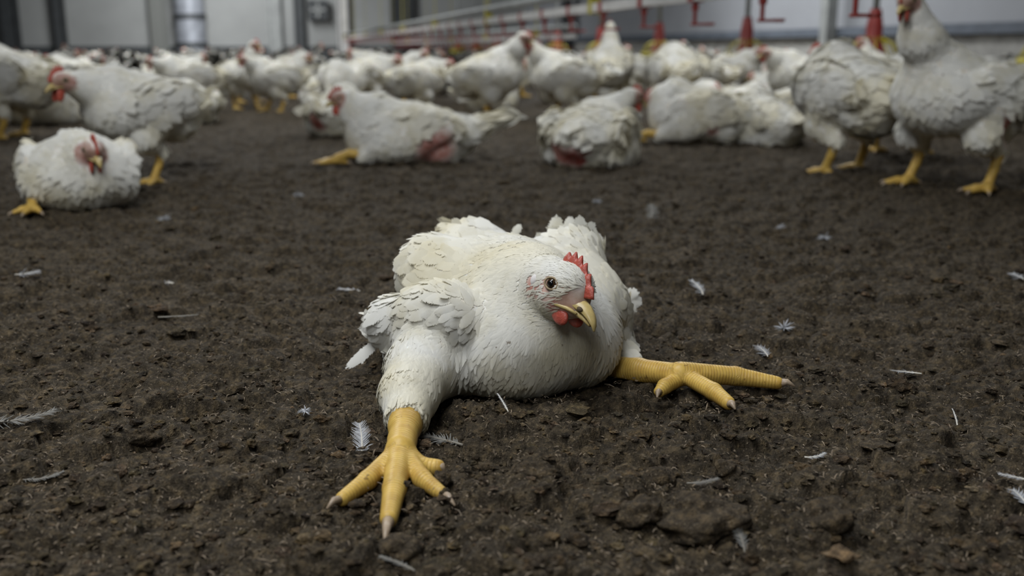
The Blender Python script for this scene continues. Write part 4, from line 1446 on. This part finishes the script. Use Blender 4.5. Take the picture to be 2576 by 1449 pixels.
# ================================================================== feathers lying on the litter
def loose_feather(px, py, ang, L, w, label, curl=0.25, tilt=0.05, down=0.3, z0=0.004, mat=None):
    """shaft with barbs on both sides; ang = direction of the tip in the picture plane on the floor (0 = right, 90 = away)"""
    g = G(px, py, 0.0); x, y = g[0], g[1]
    root = bpy.data.objects.new('feather', None); COL.objects.link(root)
    root.location = (x, y, ground_z(x, y) + z0)
    root.rotation_euler = (0, 0, math.radians(ang))
    tag(root, label, 'feather', 'feathers lying on the litter')
    r = np.random.default_rng(int(px * 7 + py))
    def c(t):
        th = curl * t
        return np.array([L * (t - 0.5), L * curl * (t - 0.5) ** 2 * 0.9, L * (tilt * t + 0.22 * abs(curl) * (t - 0.5) ** 2)])
    MB().tube([c(t) for t in np.linspace(0, 0.97, 9)], np.linspace(0.00075, 0.00018, 9) * max(1, L / 0.03), 6).build('quill', M_QUILL if mat is None else M_QGREY, root)
    V, Q = [], []
    n = 46
    for i in range(n):
        t = 0.12 + 0.86 * i / (n - 1)
        p = c(t); tg = unit(c(min(1, t + .02)) - c(max(0, t - .02))); sd = unit(np.cross((0, 0, 1), tg)); up = np.cross(tg, sd)
        ww = w * (math.sin(math.pi * min(1, 0.12 + 0.80 * t)) ** 0.6) * (0.25 if t > .97 else 1)
        dwn = down if t < 0.35 else 0.06
        for s_ in (-1, 1):
            l = 1.3 * ww * r.uniform(0.45, 1.1); el = r.normal(0.12, 0.10 + dwn); sl = r.normal(0.75, 0.05 + dwn * 0.6)
            d = unit(sd * s_ + tg * sl + up * el)
            th = L * 0.86 / n * 0.62
            b = len(V)
            for q, k in ((0, 1.0), (0.5, 1.05), (1.0, 0.35)):
                cc = p + d * l * q + tg * l * 0.18 * q * q - up * l * 0.12 * q * q
                V += [cc - tg * th * k, cc + tg * th * k]
            Q += [(b, b + 1, b + 3, b + 2), (b + 2, b + 3, b + 5, b + 4)]
    obj('vane', mesh_from('vane', V, Q, None, mat or M_GROUNDF, True), root)
    return root


def down_tuft(px, py, size, label, n=44):
    g = G(px, py, 0.0); x, y = g[0], g[1]
    r = np.random.default_rng(int(px * 3 + py))
    mb = MB()
    for i in range(n):
        a = r.uniform(0, 2 * math.pi); e = abs(r.normal(0.35, 0.4)); l = size * r.uniform(0.5, 1.0)
        d = np.array([math.cos(a) * math.cos(e), math.sin(a) * math.cos(e), math.sin(e)]); sd = unit(np.cross(d, (0, 0, 1)))
        b = r.normal(0, 0.3)
        mb.tube([(0, 0, 0.001), d * l * 0.5 + sd * l * 0.1 * b, d * l + sd * l * 0.4 * b - Z3 * l * 0.15], [0.0005, 0.0006, 0.00015], 4)
    o = mb.build('down_tuft', M_GROUNDF)
    o.location = (x, y, ground_z(x, y) + 0.003)
    tag(o, label, 'feather', 'feathers lying on the litter')


M_QGREY = simple('old_quill', (0.24, 0.22, 0.18), 0.6, 0.1, 60)
M_FGREY = simple('loose_feather_grey', (0.17, 0.165, 0.15), 0.8, 0.1, 60)
loose_feather(912, 1148, 100, 0.034, 0.0085, 'grey-white feather standing behind the outer toe of the near foot', 0.2, 0.55, 0.1, 0.006)
loose_feather(1105, 1125, 152, 0.052, 0.0085, 'thin downy feather with its quill to the right, just behind the near foot', 0.25, 0.02, 0.4, 0.005, M_FGREY)
loose_feather(1266, 1078, 118, 0.022, 0.0016, 'sliver of a feather quill in front of the breast of the splayed chicken', 0.1, 0.5, 0.05)
loose_feather(1758, 748, 105, 0.040, 0.008, 'ruffled white feather on the litter behind the far yellow foot', 0.4, 0.3, 0.7)
down_tuft(1972, 838, 0.017, 'round white tuft of down right of the ruffled white feather')
loose_feather(1922, 893, 110, 0.022, 0.008, 'short curled white feather above the longest far toe', 0.5, 0.3, 0.3)
loose_feather(2265, 943, 188, 0.036, 0.0045, 'bent narrow white feather alone on the litter at the right', 1.3, 0.15, 0.1)
loose_feather(2052, 1160, 5, 0.018, 0.0035, 'small curved white feather on the dark clods below the far foot', 0.6, 0.2, 0.1)
loose_feather(1640, 560, 80, 0.062, 0.014, 'blurred pale feather standing between the splayed chicken and the red-rumped one', 0.4, 0.4, 0.6, 0.006, M_FGREY)
loose_feather(1768, 1248, 10, 0.026, 0.004, 'grey feather on top of a big clod at the lower right', 0.3, 0.1, 0.1, 0.008, M_FGREY)
loose_feather(2545, 1217, 160, 0.022, 0.004, 'small white feather near the right edge, above the corner', 0.3, 0.1, 0.1)
loose_feather(2568, 1285, 95, 0.022, 0.006, 'white feather cut by the right edge near the lower corner', 0.3, 0.2, 0.1)
loose_feather(2560, 712, 100, 0.030, 0.009, 'blurred white feather at the right edge, level with the chicken head', 0.3, 0.1, 0.4)
loose_feather(1862, 1378, 100, 0.026, 0.005, 'blurred grey feather stuck in the litter at the bottom', 0.4, 0.4, 0.2, 0.004, M_FGREY)
loose_feather(72, 716, 20, 0.034, 0.010, 'pale fluffy feather at the left edge, level with the chicken wing', 0.3, 0.1, 0.6)
loose_feather(402, 720, 165, 0.050, 0.007, 'flat pale feather on the litter left of the splayed chicken', 0.2, 0.02, 0.5)
loose_feather(880, 738, 165, 0.034, 0.007, 'small white feather close behind the drooping wing', 0.3, 0.05, 0.3)
loose_feather(58, 1105, 25, 0.060, 0.009, 'long wispy pale feather at the left edge near the bottom', 0.5, 0.05, 0.6, 0.004, M_FGREY)
loose_feather(105, 1225, 15, 0.034, 0.004, 'thin grey feather below the long wispy one at the left', 0.6, 0.1, 0.3, 0.004, M_FGREY)
loose_feather(1003, 1436, 150, 0.030, 0.003, 'thin pale feather at the bottom edge in front of the near foot', 0.3, 0.1, 0.2, 0.004, M_FGREY)
loose_feather(2404, 1055, 82, 0.022, 0.0012, 'upright pale straw-thin quill at the right', 0.2, 0.5, 0.05)
loose_feather(450, 810, 10, 0.050, 0.003, 'thin straw-coloured quill on the litter left of the wing tip', 0.1, 0.03, 0.1, 0.004, M_FGREY)
down_tuft(2075, 600, 0.018, 'blurred tuft of down midway to the tall hen')
down_tuft(1965, 585, 0.014, 'blurred small tuft of down left of the one below the tall hen')
down_tuft(750, 496, 0.020, 'blurred bit of down below the lying pink-flanked chicken')
down_tuft(1500, 505, 0.018, 'blurred bit of down in front of the red-rumped chicken')
down_tuft(415, 556, 0.020, 'blurred bit of down to the right of the sitting chicken')
down_tuft(770, 1072, 0.008, 'tiny white speck of down left of the near yellow hock')


# ================================================================== the biggest clods, each of them a thing
def clod(px, py, r, flat, label, seed):
    g = G(px, py, 0.0); x, y = g[0], g[1]
    mb = MB().ball((0, 0, 0), 1.0, None, 40, 24)
    V, Q, T = mb.arrays()
    q = np.random.default_rng(seed)
    o = q.uniform(0, 50, 3)
    d = 0.55 + 0.55 * vnoise(V[:, 0] * 1.6 + o[0], V[:, 1] * 1.6 + V[:, 2] * 2.1 + o[1], seed) + 0.28 * vnoise(V[:, 0] * 4 + o[2], V[:, 1] * 4 + V[:, 2] * 5, seed + 1) \
        + 0.12 * vnoise(V[:, 0] * 11, V[:, 1] * 11 + V[:, 2] * 13 + o[0], seed + 2)
    V = V * d[:, None] * r * np.array([1.0, 0.9, flat])
    ob = obj('litter_clod', mesh_from('litter_clod', V, Q, T, M_LITTER, True, np.ones((len(V), 3)) * np.array([1.15, 1.12, 1.1])))
    ob.location = (x, y, ground_z(x, y) + r * flat * 0.35)
    ob.rotation_euler = (0, 0, q.uniform(0, 6))
    tag(ob, label, 'clod', 'big clods of litter')


clod(1350, 1235, 0.017, 0.55, 'dark rounded clod lying alone in front of the chicken, right of centre', 1)
clod(1615, 1318, 0.018, 0.65, 'dark clod at the lower right, left of the big flat lump', 2)
clod(1652, 1215, 0.013, 0.7, 'small grey clod behind the one beside the big flat lump', 3)
clod(1775, 1335, 0.030, 0.45, 'big flat brown lump of caked litter under the grey feather', 4)
clod(1830, 1185, 0.012, 0.7, 'grey clod behind the grey feather at the lower right', 5)
clod(1005, 1402, 0.013, 0.5, 'dark clod just in front of the long middle toe', 6)
clod(2085, 1345, 0.020, 0.55, 'broad dark clod at the lower right corner region', 7)
clod(1112, 1222, 0.008, 0.8, 'small dark clump caked beside the inner toe of the near foot', 8)
clod(1990, 930, 0.014, 0.6, 'clod right beside the claw of the longest far toe', 9)
clod(360, 1120, 0.014, 0.6, 'dark clod on the open litter left of the near foot', 10)
